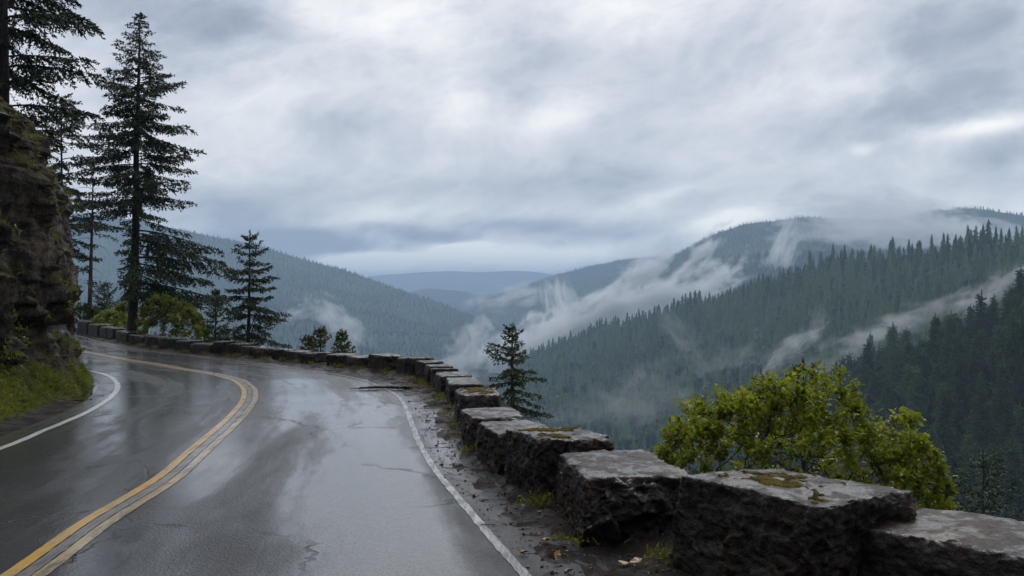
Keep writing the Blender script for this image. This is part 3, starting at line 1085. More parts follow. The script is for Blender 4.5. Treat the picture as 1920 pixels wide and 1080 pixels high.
# small spruce right of the shrub
x, y, z = base(465, 38.0)
h = hgt(430, 38.0, z)
T = lambda py: hgt(py, 38.0, z) / h
m = 38.0 / F
place_conifer("spruce_tree", "single dark spruce with tiers of upswept boughs, in front of the blue mountain", (x, y, z), M['fir'], height=h, seed=52, n_br=90, whorl=6, r0=.085,
    base_t=.06, needle=.115, nw=.024, spacing=.085, droop=.34, tip_up=.26, top_up=34, low_up=-14, jitter=.13, side_len=.26, gaps=.03, lean=(.012, 0),
    crown_r=prof((0, 66 * m, 58 * m), (T(640), 66 * m, 58 * m), (T(590), 62 * m, 48 * m), (T(540), 52 * m, 40 * m), (T(500), 40 * m, 36 * m), (T(470), 24 * m, 22 * m), (T(445), 9 * m, 10 * m), (1, 3 * m, 3 * m)))
# little conifers
def little(px, Y, top, w, mat, label, seed, nb=70, name="young_fir", **kw):
    x, y, z = base(px, Y)
    h = hgt(top, Y, z)
    m = Y / F
    a = dict(whorl=5, r0=.02 + .009 * h, base_t=.08, needle=.115 * (Y / 38) ** .5, nw=.026, spacing=.085, droop=.15, tip_up=.2, top_up=45, low_up=0, jitter=.2, side_len=.36, gaps=.03)
    a.update(kw)
    place_conifer(name, label, (x, y, z), mat, height=h, seed=seed, n_br=nb, crown_r=prof((0, w * m, w * m), (.35, w * m, w * m), (.7, w * .55 * m, w * .55 * m), (1, 2 * m, 2 * m)), **a)


little(404, 43.0, 540, 30, M['fir_light'], "small dark green fir between the light green shrub and the single spruce", 61)
little(196, 63.0, 528, 36, M['fir_light'], "pale little fir beside the thin bare trunk", 62)
little(573, 36.0, 628, 24, M['fir_yellow'], "leftmost and lowest of the three yellow green saplings behind the wall", 63, 40) if False else None
little(578, 36.5, 627, 24, M['fir_yellow'], "lowest of three yellow green saplings poking up behind the wall", 63, 50)
little(601, 36.0, 612, 27, M['fir_yellow'], "tallest of three yellow green saplings poking up behind the wall", 64, 60)
little(640, 35.0, 617, 25, M['fir_yellow'], "pointed sapling rightmost of the three behind the wall", 65, 55)

# the young fir by the bend
x, y, z = base(961, 22.0)
h = hgt(606, 22.0, z)
T = lambda py: hgt(py, 22.0, z) / h
m = 22.0 / F
place_conifer("young_fir", "young fir with sparse open boughs, standing just behind the near curve of the stone wall", (x, y, z), M['fir_light'], height=h, seed=77, n_br=48, whorl=4,
    r0=.045, base_t=.05, needle=.085, nw=.017, spacing=.055, droop=.12, tip_up=.10, top_up=48, low_up=-14, jitter=.24, side_len=.31, gaps=.12, lean=(-.004, 0),
    crown_r=prof((0, 90 * m, 70 * m), (T(800), 92 * m, 56 * m), (T(770), 78 * m, 50 * m), (T(720), 42 * m, 52 * m), (T(680), 38 * m, 46 * m), (T(650), 25 * m, 27 * m), (T(625), 9 * m, 9 * m), (1, 3 * m, 3 * m)))
# tops of dark firs on the slope under the road
for px, Y, top, w, lab, sd in ((1426, 21.0, 690, 34, "dark thin fir tip showing above the left half of the yellow green bush", 81),
                               (1507, 19.0, 668, 52, "dark fir tip showing above the middle of the yellow green bush", 82),
                               (1843, 44.0, 832, 70, "dark shadowy fir on the slope between the bush and the right edge", 83)):
    x, y, z = base(px, Y)
    h = hgt(top, Y, z)
    m = Y / F
    place_conifer("fir_tree", lab, (x, y, z), M['fir'] if sd == 83 else M['fir_light'], height=h, seed=sd, n_br=90 if sd < 83 else 130, whorl=5, r0=.08 if sd < 83 else .2, base_t=.1, needle=.10 if sd < 83 else .2,
        nw=.019 if sd < 83 else .034, spacing=.07 if sd < 83 else .15, droop=.15, tip_up=.2, top_up=45, low_up=-8, jitter=.2, side_len=.34, gaps=.05,
        crown_r=prof((0, w * 3 * m, w * 3 * m), (1 - 150 * m / h if h > 150 * m else .2, w * m, w * m), (1, 3 * m, 3 * m)))


# ------------------------------------------------------------------ broad-leaved shrubs
def leaf_quads(P0, D, N_, L, W, tint, acc, fold=.18, curl=.15):
    """leaves with a folded midrib: base, two mid points left and right, tip"""
    D = nrm(D)
    S_ = nrm(np.cross(D, N_))
    N_ = np.cross(S_, D)
    n = len(P0)
    c = lambda u, s, k: P0 + D * (L * u)[:, None] + S_ * (W * s)[:, None] + N_ * (L * k)[:, None]
    V = np.stack([c(0, 0, 0), c(.38, -.5, fold * .6), c(.72, -.36, fold * .4 - curl * .3), c(1, 0, -curl), c(.72, .36, fold * .4 - curl * .3), c(.38, .5, fold * .6),
                  c(.38, 0, 0), c(.72, 0, -curl * .45)], 1).reshape(-1, 3)
    i = np.arange(n)[:, None] * 8
    q = np.concatenate([i + np.array([6, 7, 2, 1]), i + np.array([7, 6, 5, 4])])
    t = np.concatenate([i + np.array([0, 6, 1]), i + np.array([6, 0, 5]), i + np.array([7, 3, 2]), i + np.array([3, 7, 4])])
    acc.add(V, q, t, tint=np.repeat(tint, 8))


def shrub(points, roots, seed, leaf, n_leaf, stem_r=.02, step=.12, twig=.25, lift=.35):
    """branches grown from the roots to every target point; leaves along the outer twigs"""
    r = np.random.default_rng(seed)
    nodes = [np.array(p, float) for p in roots]
    par = [-1] * len(nodes)
    order = np.argsort(np.min(np.linalg.norm(points[:, None] - np.array(roots)[None], axis=2), axis=1))
    tips = []
    for k in order:
        t = points[k]
        arr = np.array(nodes)
        dv = t - arr
        d = np.linalg.norm(dv, axis=1) + .9 * np.maximum(-(dv[:, 2]), 0) + .12 * (arr[:, 2] - arr[0, 2])
        j = int(d.argmin())
        a = arr[j]
        n = max(2, int(np.linalg.norm(t - a) / step))
        prev = j
        for s in range(1, n + 1):
            u = s / n
            p = a * (1 - u) + t * u
            p[2] += -lift * np.linalg.norm(t - a) * .28 * math.sin(math.pi * u)
            p += r.normal(size=3) * .012
            nodes.append(p)
            par.append(prev)
            prev = len(nodes) - 1
        tips.append(prev)
    nodes = np.array(nodes)
    par = np.array(par)
    w = np.zeros(len(nodes))
    for i in tips:
        w[i] += 1
    for i in range(len(nodes) - 1, -1, -1):
        if par[i] >= 0:
            w[par[i]] += w[i]
    rr_ = .0022 + stem_r * (w / w.max()) ** .55
    bark, lv = Acc(), Acc()
    ch = np.where(par >= 0)[0]
    a, b = nodes[par[ch]], nodes[ch]
    d = nrm(b - a)
    s1 = nrm(np.cross(d, np.array([.3, .2, 1.0])))
    s2 = np.cross(d, s1)
    k = 4
    an = np.arange(k) * 2 * np.pi / k
    ring = np.cos(an)[None, :, None] * s1[:, None] + np.sin(an)[None, :, None] * s2[:, None]
    V = np.concatenate([a[:, None] + ring * rr_[par[ch]][:, None, None], (b + d * .01)[:, None] + ring * rr_[ch][:, None, None]], 1).reshape(-1, 3)
    i = np.arange(len(ch))[:, None] * 2 * k
    f = np.concatenate([i + np.array([j, (j + 1) % k, k + (j + 1) % k, k + j]) for j in range(k)])
    bark.add(V, f)
    # leaves
    cand = ch[w[ch] <= 5]
    pick = r.choice(cand, n_leaf)
    u = r.random(n_leaf)
    P0 = nodes[par[pick]] * (1 - u)[:, None] + nodes[pick] * u[:, None]
    D = nrm(nodes[pick] - nodes[par[pick]]) * .7 + r.normal(size=(n_leaf, 3)) * .75
    D[:, 2] -= .05
    off = nrm(r.normal(size=(n_leaf, 3))) * (leaf * 1.3 * r.random(n_leaf))[:, None]
    N_ = r.normal(size=(n_leaf, 3)) * .55 + np.array([0, 0, 1.0])
    L = leaf * r.uniform(.6, 1.2, n_leaf)
    # leaves of one twig share their age
    tint = np.clip(.5 + .9 * fbm(P0 * 2.2 + seed, 3) + r.normal(size=n_leaf) * .16, 0, 1)
    leaf_quads(P0 + off, D, N_, L, L * r.uniform(.42, .6, n_leaf), tint, lv)
    return bark, lv


def hull_points(poly, Y, depth, n, seed, floor_py, z_low):
    """targets spread through a crown whose outline, seen from the road, is the given curve (px, py)"""
    r = np.random.default_rng(seed)
    poly = np.array(poly, float)
    out = []
    while len(out) < n:
        px = r.uniform(poly[0, 0], poly[-1, 0])
        top = np.interp(px, poly[:, 0], poly[:, 1])
        py = top + (floor_py - top) * (1 - r.random() ** .55)
        v = (py - top) / max(floor_py - top, 1)
        lim = math.sqrt(max(0, 1 - ((px - (poly[0, 0] + poly[-1, 0]) / 2) / ((poly[-1, 0] - poly[0, 0]) / 2)) ** 2))
        dy = r.uniform(-1, 1) * depth * (.25 + .75 * lim) * (.35 + .65 * min(1, v * 2))
        q = P(px, py, Y)
        out.append([q[0] * (1 + dy / Y * .3), Y + dy, q[2]])
    return np.array(out)


def place_shrub(name, label, poly, Y, depth, n, seed, floor_py, leaf, n_leaf, mat, stems, stem_r=.03, cat="bush", group=None, shoots=0, **kw):
    pts = hull_points(poly, Y, depth, n, seed, floor_py, 0)
    if shoots:                                          # long young shoots standing out of the crown
        r = np.random.default_rng(seed + 1)
        pa_ = np.array(poly, float)
        sx = r.uniform(pa_[0, 0] + 10, pa_[-1, 0], shoots)
        ty = np.interp(sx, pa_[:, 0], pa_[:, 1])
        sh = []
        for u_, v_ in zip(sx, ty):
            L_ = r.uniform(4, 34)
            sh += [P(u_, v_ - L_, Y + r.normal() * depth * .3)]
        pts = np.concatenate([pts, sh])
    c = np.mean([p[0] for p in poly])
    rt = []
    for px, dy in stems:
        x = (px - CX) / F * Y
        rt.append([x, Y + dy, gz(x, Y + dy) - .05])
    bark, lv = shrub(pts, rt, seed, leaf, n_leaf, stem_r, **kw)
    root = obj(name, None, label=label, cat=cat, group=group, loc=rt[0])
    for nm, ac, mt in (("stem", bark, M['twig']), ("foliage", lv, mat)):
        ac.V = [v - np.array(rt[0]) for v in ac.V]
        obj(nm, ac.mesh(nm, mt, False), parent=root)
    return root


place_shrub("leafy_bush", "large yellow green leafy bush glistening with rain behind the nearest stones",
            [(1234, 850), (1258, 812), (1300, 776), (1350, 760), (1385, 742), (1420, 744), (1470, 722), (1520, 716), (1560, 712), (1590, 732), (1625, 778), (1642, 815), (1660, 820), (1690, 806),
             (1728, 820), (1745, 862), (1772, 884)], 10.5, 1.0, 600, 5, 985, .073, 15500, M['leaf'], [(1470, 0), (1500, .15), (1440, .1), (1535, -.1), (1400, .2)], .028, shoots=46)
place_shrub("leafy_bush", "rounded light green shrub between the tall fir's trunk and the single spruce",
            [(258, 610), (266, 575), (290, 556), (315, 552), (345, 566), (370, 585), (388, 622)], 44.5, 1.3, 420, 6, 650, .13, 9000, M['leaf_dull'], [(318, 0), (335, .2), (300, .2)], .03, step=.25)
place_shrub("leafy_bush", "low dull green shrub left of the tall fir's trunk",
            [(176, 600), (190, 588), (212, 582), (232, 585), (244, 605)], 55.0, 1.2, 240, 7, 630, .14, 5000, M['leaf_dull'], [(212, 0), (225, .2)], .025, step=.25)
place_shrub("leafy_bush", "dark green shrub at the cliff edge below the thin bare trunk",
            [(128, 590), (140, 572), (158, 568), (180, 578), (196, 600)], 60.0, 1.2, 240, 8, 622, .14, 5000, M['leaf_dark'], [(158, 0), (165, .3)], .025, step=.25)
place_shrub("leafy_bush", "thin pale shrub squeezed between the low dull shrub and the tall trunk",
            [(214, 585), (226, 566), (240, 560), (256, 572), (264, 600)], 49.5, .8, 60, 9, 636, .14, 1500, M['leaf_dull'], [(238, 0)], .02, step=.25)

# ------------------------------------------------------------------ grass and ferns on the foot of the cliff
def blades(pts, nrmls, L, W, seed, acc, tint, bend=.5):
    r = np.random.default_rng(seed)
    n = len(pts)
    d = nrm(nrmls * .8 + np.array([0, 0, .55]) + r.normal(size=(n, 3)) * .38)
    s = nrm(np.cross(d, r.normal(size=(n, 3))))
    g = np.array([0, 0, -1.0])
    c0 = pts
    c1 = pts + d * (L * .45)[:, None]
    c2 = pts + d * (L * .85)[:, None] + g * (L * bend * .22)[:, None]
    c3 = pts + d * (L * 1.1)[:, None] + g * (L * bend * .62)[:, None]
    w = s * W[:, None]
    V = np.stack([c0 - w * .7, c0 + w * .7, c1 + w, c1 - w, c2 + w * .7, c2 - w * .7, c3], 1).reshape(-1, 3)
    i = np.arange(n)[:, None] * 7
    acc.add(V, np.concatenate([i + np.array([0, 1, 2, 3]), i + np.array([3, 2, 4, 5])]), i + np.array([5, 4, 6]), tint=np.repeat(tint, 7))


def cliff_samples(n, seed, wfun):
    r = np.random.default_rng(seed)
    C = CLIFF
    du = np.gradient(C, axis=0)
    dv = np.gradient(C, axis=1)
    nn = np.cross(du, dv)
    ar = np.linalg.norm(nn, axis=2)
    nn = nrm(nn)
    w = (ar * wfun(C, nn)).ravel()
    k = r.choice(len(w), n, p=w / w.sum())
    j = C.reshape(-1, 3)[k] + du.reshape(-1, 3)[k] * r.uniform(-.5, .5, n)[:, None] + dv.reshape(-1, 3)[k] * r.uniform(-.5, .5, n)[:, None]
    return j, nn.reshape(-1, 3)[k]


def w_toe(C, nn):
    z = C[..., 2]
    y = C[..., 1]
    f = fbm(C.reshape(-1, 3) * 1.3, 4).reshape(z.shape)
    lim = .42 + .42 * smooth(y, 23, 17) + .60 * f
    return smooth(z, lim, lim - .35) * (y < 30) * (y > 8) * (z > -.05) * (.35 + .65 * smooth(f, -.15, .15))


def w_ledges(C, nn):
    z = C[..., 2]
    y = C[..., 1]
    f = fbm(C.reshape(-1, 3) * 1.9 + 40, 4).reshape(z.shape)
    return smooth(f, .12, .3) * (z > .5) * (z < 9) * (y < 28) * (y > 8) * (.25 + smooth(nn[..., 2], .0, .6)) * (1 + 2 * smooth(z, 2.4, .6))


ga = Acc()
p, nn = cliff_samples(13000, 1, w_toe)
r_ = np.random.default_rng(4)
tn = np.clip(.5 + 1.1 * fbm(p * 1.6, 3) + r_.normal(size=len(p)) * .15, 0, 1)
blades(p, nn, r_.uniform(.10, .30, len(p)), r_.uniform(.005, .011, len(p)), 2, ga, tn, .9)
obj("grass", ga.mesh("grass", M['grass'], False), kind="stuff", label="bright green grass drooping over the foot of the cliff")
ga = Acc()
p, nn = cliff_samples(9000, 3, w_ledges)
tn = np.clip(.35 + .9 * fbm(p * 1.6 + 9, 3) + r_.normal(size=len(p)) * .18, 0, 1)
blades(p, nn, r_.uniform(.06, .2, len(p)), r_.uniform(.006, .014, len(p)), 6, ga, tn, 1.2)
# small leafy plants in the cracks
p, nn = cliff_samples(5200, 5, lambda C, n2: w_ledges(C, n2) + .5 * w_toe(C, n2))
leaf_quads(p + nn * .03, nn + r_.normal(size=p.shape) * .7 + np.array([0, 0, -.2]), r_.normal(size=p.shape) * .5 + np.array([0.4, -.4, 1.0]), r_.uniform(.05, .12, len(p)),
           r_.uniform(.025, .05, len(p)), np.clip(.4 + r_.normal(size=len(p)) * .25, 0, 1), ga)
obj("undergrowth", ga.mesh("undergrowth", M['grass'], False), kind="stuff", label="ferns and moss tufts hanging from cracks of the cliff")

# ------------------------------------------------------------------ litter on the shoulder
def shoulder_xyz(n, seed, lo=.1, hi=.97, ymax=40, bias=1.0):
    r = np.random.default_rng(seed)
    w = (sw[:, 1] < ymax) * (sw[:, 1] > 5) / np.maximum(sw[:, 1], 5) ** bias
    i = r.choice(len(sw), n, p=w / w.sum())
    t = lo + (hi - lo) * r.random(n) ** .8
    q = sa[i] * (1 - t)[:, None] + sw[i] * t[:, None]
    z = shoulder_z(q[:, 0], q[:, 1], t)
    z = np.maximum(z, road_z(q[:, 0], q[:, 1]))
    return np.concatenate([q, z[:, None]], 1), t


la = Acc()
p, t = shoulder_xyz(3000, 21, -.02, .99, 40, 1.1)
r = np.random.default_rng(8)
n = len(p)
D = r.normal(size=(n, 3)) * np.array([1, 1, .25])
N_ = r.normal(size=(n, 3)) * .35 + np.array([0, 0, 1.0])
leaf_quads(p + np.array([0, 0, .006]), D, N_, r.uniform(.012, .05, n), r.uniform(.006, .022, n), np.clip(r.random(n) ** 1.3, 0, 1), la, .25, .3)
# twigs and stalks
p, t = shoulder_xyz(420, 22, .0, .98, 35, 1.2)
for q in p:
    d = r.normal(size=3) * np.array([1, 1, .06])
    d /= np.linalg.norm(d)
    L = r.uniform(.05, .22)
    b = q + np.array([0, 0, .006])
    tube(la, [b - d * L / 2, b + r.normal(size=3) * .008 + [0, 0, .004], b + d * L / 2], [.004, .0035, .002], 4, tint=r.random() * .4)
obj("leaf_litter", la.mesh("leaf_litter", M['litter'], False), kind="stuff", label="small dark dead leaves and twigs scattered along the shoulder")
# pebbles
pa = Acc()
ico = bpy.data.meshes.new("tmp")
import bmesh
bm = bmesh.new()
bmesh.ops.create_icosphere(bm, subdivisions=1, radius=1)
IV = np.array([v.co[:] for v in bm.verts])
IF = np.array([[v.index for v in f.verts] for f in bm.faces])
bm.free()
bpy.data.meshes.remove(ico)
p, t = shoulder_xyz(900, 24, -.04, .8, 32, 1.2)
for q in p:
    s = .005 + .016 * r.random() ** 3
    pa.add(q + IV * (s * r.uniform(.6, 1.2, 3)) * (1 + .2 * r.normal(size=(len(IV), 1))) + [0, 0, s * .3], IF, tint=r.random())
obj("gravel", pa.mesh("gravel", M['stone'], False), kind="stuff", label="loose dark grit and pebbles between the edge line and the stones")
# weeds at the foot of the stones
wa = Acc()
r = np.random.default_rng(31)
cl = []
for a, b, nn_, hh_, th in QUADS:
    if a[1] > 48:
        continue
    for k in range(3 if a[1] > 9 else 2):
        if r.random() < .75:
            e = (a if r.random() < .5 else b) + (b - a) * r.uniform(-.15, .15) - nn_ * r.uniform(.02, .16)
            m = r.integers(10, 34)
            cl.append(np.concatenate([e + r.normal(size=(m, 2)) * .09, np.zeros((m, 1))], 1))
p = np.concatenate(cl)
d = np.concatenate([shoulder_z(p[:, 0], p[:, 1], np.full(len(p), .85))[:, None]], 1)
p[:, 2] = d[:, 0] + .005
n = len(p)
leaf_quads(p, r.normal(size=(n, 3)) + np.array([0, 0, .8]), r.normal(size=(n, 3)) * .6 + np.array([0, 0, 1.0]), r.uniform(.03, .085, n), r.uniform(.015, .04, n),
           np.clip(.5 + r.normal(size=n) * .25, 0, 1), wa)
blades(p, np.tile([0, 0, 1.0], (n, 1)), r.uniform(.05, .14, n), np.full(n, .004), 3, wa, np.clip(.4 + r.normal(size=n) * .2, 0, 1))
obj("weeds", wa.mesh("weeds", M['weed'], False), kind="stuff", label="yellowish weeds sprouting at the foot of the stone blocks")

# larger fallen leaves, each one a thing
LEAVES = [((1009, 996), .105, "pale tan leaf lying point up on the mud left of the big broken-faced block"), ((1025, 1019), .11, "orange tan leaf, larger, on the mud below the broken-faced block"),
          ((1176, 1058), .12, "yellow leaf on the mud between the two biggest blocks"), ((1200, 1062), .14, "long orange brown leaf beside the yellow one near the bottom edge"),
          ((978, 1035), .12, "dark brown curled leaf at the edge of the mud, near the white line"), ((1042, 1045), .10, "rusty leaf on the mud below the two tan leaves"),
          ((1062, 1041), .08, "small orange leaf right of the rusty one"), ((968, 928), .09, "yellow green leaf at the foot of the large mossy block"),
          ((950, 950), .085, "brown leaf on the mud left of the large mossy block"), ((1012, 968), .08, "tiny yellow leaf in the gap before the broken-faced block"),
          ((1038, 1066), .13, "dark maroon leaf near the bottom edge of the photo"), ((1066, 1070), .10, "tawny leaf at the bottom edge, left of the huge block"),
          ((935, 960), .07, "small ochre leaf between the worn white line and the mud")]
r = np.random.default_rng(77)
for i, ((px, py), L, lab) in enumerate(LEAVES):
    L *= .78
    q = G(px, py, .03)
    # a lobed, curled leaf: outline fan with a rising rim
    k = 22
    a = np.linspace(0, 2 * np.pi, k, endpoint=False)
    rad_ = L * (.36 + .13 * np.cos(a) + .085 * np.cos(5 * a) + .02 * r.normal(size=k))
    V = [np.array([0, 0, 0])]
    for s in (.55, 1.0):
        zz = .006 + (.16 * L + .3 * L * max(0, r.normal() * .5)) * s * s * (.5 + .5 * np.sin(2 * a + i))
        V += list(np.stack([rad_ * s * np.cos(a) * 1.3, rad_ * s * np.sin(a) * .8, zz], 1))
    V = np.array(V)
    j = np.arange(k)
    t3 = np.stack([np.zeros(k, int), 1 + j, 1 + (j + 1) % k], 1)
    q4 = np.stack([1 + j, 1 + k + j, 1 + k + (j + 1) % k, 1 + (j + 1) % k], 1)
    ac = Acc()
    ac.add(V, t3, q4, tint=r.random() * (0.25 if 'dark' in lab or 'brown' in lab else 1))
    tube(ac, [[-L * .35, 0, .004], [-L * .62, .01, .012], [-L * .85, .02, .02]], [.0022, .002, .0015], 4, tint=.2)
    o = obj("fallen_leaf", ac.mesh("fallen_leaf", M['dead_leaf']), label=lab, cat="leaf", group="fallen leaves on the muddy shoulder")
    dw = -float(wall_dist([q[0]], [q[1]])[0])
    i_ = int(np.linalg.norm(sw - q, axis=1).argmin())
    den = np.linalg.norm(sw[i_] - sa[i_])
    tq = np.clip(np.linalg.norm(q - sa[i_]) / den, 0, 1)
    zq = max(float(shoulder_z(np.array([q[0]]), np.array([q[1]]), np.array([tq]))[0]), float(road_z(q[0], q[1])))
    o.location = (q[0], q[1], zq + .006)
    o.rotation_euler = (r.normal() * .12, r.normal() * .12, r.uniform(0, 6.28))

# the broken stick lying across the edge line
sa_ = Acc()
p0, p1, p2, p3 = [np.append(G(*q), 0) for q in ((655, 731), (712, 729.3), (752, 730.5), (806, 727.5))]
pts = spline([p0, p1, p2, p3], .06, 3)
n = len(pts)
u = np.linspace(0, 1, n)
rad_ = np.interp(u, [0, .3, .55, .75, 1], [.006, .03, .035, .028, .010]) * (1 + .2 * np.random.default_rng(2).normal(size=n))
pts[:, 2] = .02 + rad_ * .7
tube(sa_, pts, rad_, 7)
tube(sa_, [pts[int(n * .6)], pts[int(n * .6)] + [.12, -.25, .05], pts[int(n * .6)] + [.34, -.42, .02]], [.02, .015, .004], 5)
tube(sa_, [pts[int(n * .72)], pts[int(n * .72)] + [.05, .12, .12]], [.016, .004], 5)
obj("fallen_stick", sa_.mesh("fallen_stick", M['twig']), label="dark broken stick lying across the worn white line in the bend", cat="stick")
# ================================================================== hills and forest
def ridge(curves, nu=260, nv_=90, amp=10.0, scale=.006, back=.5, seed=0, top_keep=.25, tree=0.0):
    """a hillside through several curves of (px, py, distance), crest first, foot last, plus its far side"""
    px = np.linspace(max(c[0][0] for c in curves), min(c[-1][0] for c in curves), nu)
    rows = []
    for c in curves:
        c = np.array(c, float)
        Y = np.interp(px, c[:, 0], c[:, 2])
        py = np.interp(px, c[:, 0], c[:, 1])
        for a in (Y, py):
            for _ in range(max(2, nu // 60)):
                a[1:-1] = .25 * a[:-2] + .5 * a[1:-1] + .25 * a[2:]
        z = H - (py - HY) / F * Y
        rows.append(np.stack([(px - CX) / F * Y, Y, z - tree], 1))
    crest = rows[0]
    far = crest.copy()
    far[:, :2] *= 1 + back
    far[:, 2] = np.minimum(crest[:, 2] - 140, -100)
    mid = crest.copy()
    mid[:, :2] *= 1 + back * .25
    mid[:, 2] = crest[:, 2] - (crest[:, 2] - far[:, 2]) * .16
    rows = np.array([far, mid] + rows)
    kk = np.linspace(0, len(rows) - 1, nv_)
    k0 = np.clip(kk.astype(int), 0, len(rows) - 2)
    f = (kk - k0)[:, None, None]
    G_ = rows[k0] * (1 - f) + rows[k0 + 1] * f
    for _ in range(3):
        G_[1:-1] = .25 * G_[:-2] + .5 * G_[1:-1] + .25 * G_[2:]
    # put the crest back where it belongs
    dist = np.abs(kk - 2)
    crest_row = int(dist.argmin())
    sh = rows[2] - G_[crest_row]
    G_ += sh[None] * np.exp(-(np.arange(nv_) - crest_row) ** 2 / 18.)[:, None, None]
    p = G_.reshape(-1, 3).copy()
    p[:, 2] = seed * 3.7 / scale
    w = np.repeat(np.clip(np.abs(np.arange(nv_) - crest_row) / (nv_ * .3), top_keep, 1), nu)
    n = fbm(p * scale, 5, .5) + .8 * fbm(p * scale * .55 + 9, 3, .5, ridged=True) - .5
    G_ = G_.reshape(-1, 3)
    G_[:, 2] += n * amp * w
    return G_.reshape(nv_, nu, 3), crest_row


def hill(name, label, Gd, mat):
    nv_, nu = Gd.shape[:2]
    V = Gd.reshape(-1, 3)
    return obj(name, mesh(name, V, [up(V, grid_faces(nv_, nu))], mats=[mat]), kind="structure", label=label)


fc = lambda *p: list(p)
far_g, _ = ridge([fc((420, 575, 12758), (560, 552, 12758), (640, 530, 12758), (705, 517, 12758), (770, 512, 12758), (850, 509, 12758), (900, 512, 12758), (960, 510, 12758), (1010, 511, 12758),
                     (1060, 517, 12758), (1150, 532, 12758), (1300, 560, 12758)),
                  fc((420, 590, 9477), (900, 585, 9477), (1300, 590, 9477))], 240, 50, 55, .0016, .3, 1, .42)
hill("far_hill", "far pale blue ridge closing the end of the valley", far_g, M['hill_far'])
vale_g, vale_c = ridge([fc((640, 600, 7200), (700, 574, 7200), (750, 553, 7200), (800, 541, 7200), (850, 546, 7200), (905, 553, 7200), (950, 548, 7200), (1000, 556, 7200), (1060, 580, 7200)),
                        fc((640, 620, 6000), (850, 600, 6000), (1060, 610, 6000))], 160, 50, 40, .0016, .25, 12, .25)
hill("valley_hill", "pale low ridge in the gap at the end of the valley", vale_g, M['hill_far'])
left_g, left_c = ridge([fc((-240, 400, 4859), (0, 396, 4781), (130, 400, 4702), (220, 408, 4671), (300, 424, 4624), (380, 440, 4593), (480, 460, 4545), (560, 484, 4514), (650, 509, 4468),
                           (740, 541, 4389), (830, 572, 4326), (900, 600, 4232), (980, 640, 4154)),
                        fc((-240, 500, 3918), (200, 510, 3841), (500, 545, 3762), (700, 580, 3731), (860, 610, 3683), (980, 660, 3605)),
                        fc((-240, 740, 2351), (300, 740, 2351), (700, 700, 2508), (980, 700, 2664))], 320, 120, 55, .0035, .35, 2, .10)
hill("left_hill", "hazy blue wooded mountain descending from the left", left_g, M['hill'])
spur_g, spur_c = ridge([fc((60, 520, 3380), (240, 536, 3296), (400, 560, 3211), (500, 577, 3126), (570, 598, 3042), (640, 632, 2958), (720, 680, 2873)),
                        fc((60, 780, 1690), (400, 780, 1774), (720, 780, 2028))], 200, 70, 30, .005, .3, 3, .15)
hill("spur_hill", "lower wooded spur in front of the left mountain", spur_g, M['hill'])
mid_g, mid_c = ridge([fc((820, 640, 6014), (870, 590, 6014), (905, 566, 6014), (960, 546, 6014), (1030, 520, 5978), (1100, 502, 5924), (1165, 488, 5868), (1225, 483, 5832), (1300, 474, 5832), (1420, 470, 5832)),
                      fc((820, 690, 4556), (960, 620, 4556), (1150, 570, 4647), (1420, 545, 4738)), fc((820, 740, 3463), (1420, 690, 3645))], 260, 90, 40, .005, .3, 4, .10)
hill("middle_hill", "blue wooded ridge between the valley end and the cloudy mountain", mid_g, M['hill'])
big_g, big_c = ridge([fc((1060, 640, 4310), (1110, 595, 4310), (1160, 556, 4293), (1205, 522, 4276), (1245, 493, 4259), (1290, 464, 4242), (1335, 441, 4225), (1400, 421, 4208), (1450, 416, 4191),
                         (1520, 406, 4157), (1580, 410, 4124), (1640, 416, 4090), (1700, 406, 4056), (1750, 395, 4039), (1830, 391, 4022), (1920, 405, 3972), (2060, 412, 3938), (2200, 430, 3887)),
                      fc((1060, 680, 3718), (1200, 610, 3684), (1300, 545, 3650), (1400, 505, 3634), (1600, 485, 3549), (2200, 500, 3464)), fc((1060, 760, 2873), (1500, 640, 2958), (2200, 620, 2958))],
                     320, 110, 45, .006, .3, 5, .10)
hill("cloudy_hill", "steep wooded mountain with its top in the clouds at the right", big_g, M['hill'])
front_g, front_c = ridge([fc((1010, 690, 3360), (1090, 640, 3328), (1150, 590, 3298), (1190, 574, 3281), (1215, 572, 3281), (1250, 545, 3250), (1300, 508, 3219), (1350, 488, 3202), (1430, 478, 3172),
                             (1520, 476, 3140), (1640, 474, 3125), (1760, 470, 3094)),
                          fc((1010, 780, 2344), (1300, 700, 2344), (1760, 600, 2344))], 240, 80, 32, .007, .3, 6, .15)
hill("front_hill", "darker knobbly spur in front of the cloudy mountain", front_g, M['hill'])
near_g, near_c = ridge([fc((930, 735, 2350), (970, 690, 2300), (1000, 668, 2200), (1060, 647, 2080), (1130, 622, 1960), (1200, 606, 1850), (1280, 582, 1720), (1360, 566, 1620), (1440, 538, 1520),
                           (1500, 518, 1440), (1560, 501, 1380), (1640, 490, 1310), (1700, 479, 1260), (1780, 472, 1200), (1850, 460, 1140), (1920, 452, 1100), (2120, 415, 1020)),
                        fc((930, 780, 1600), (1100, 722, 1560), (1250, 694, 1450), (1400, 662, 1300), (1560, 610, 1180), (1750, 570, 1080), (1920, 540, 1000), (2120, 510, 950)),
                        fc((930, 930, 980), (1100, 900, 980), (1300, 880, 930), (1500, 810, 880), (1700, 740, 850), (1920, 700, 820), (2120, 660, 800))], 340, 120, 26, .011, .22, 7, .10)
hill("near_hill", "dark green conifer ridge crossing the right half", near_g, M['ground'])
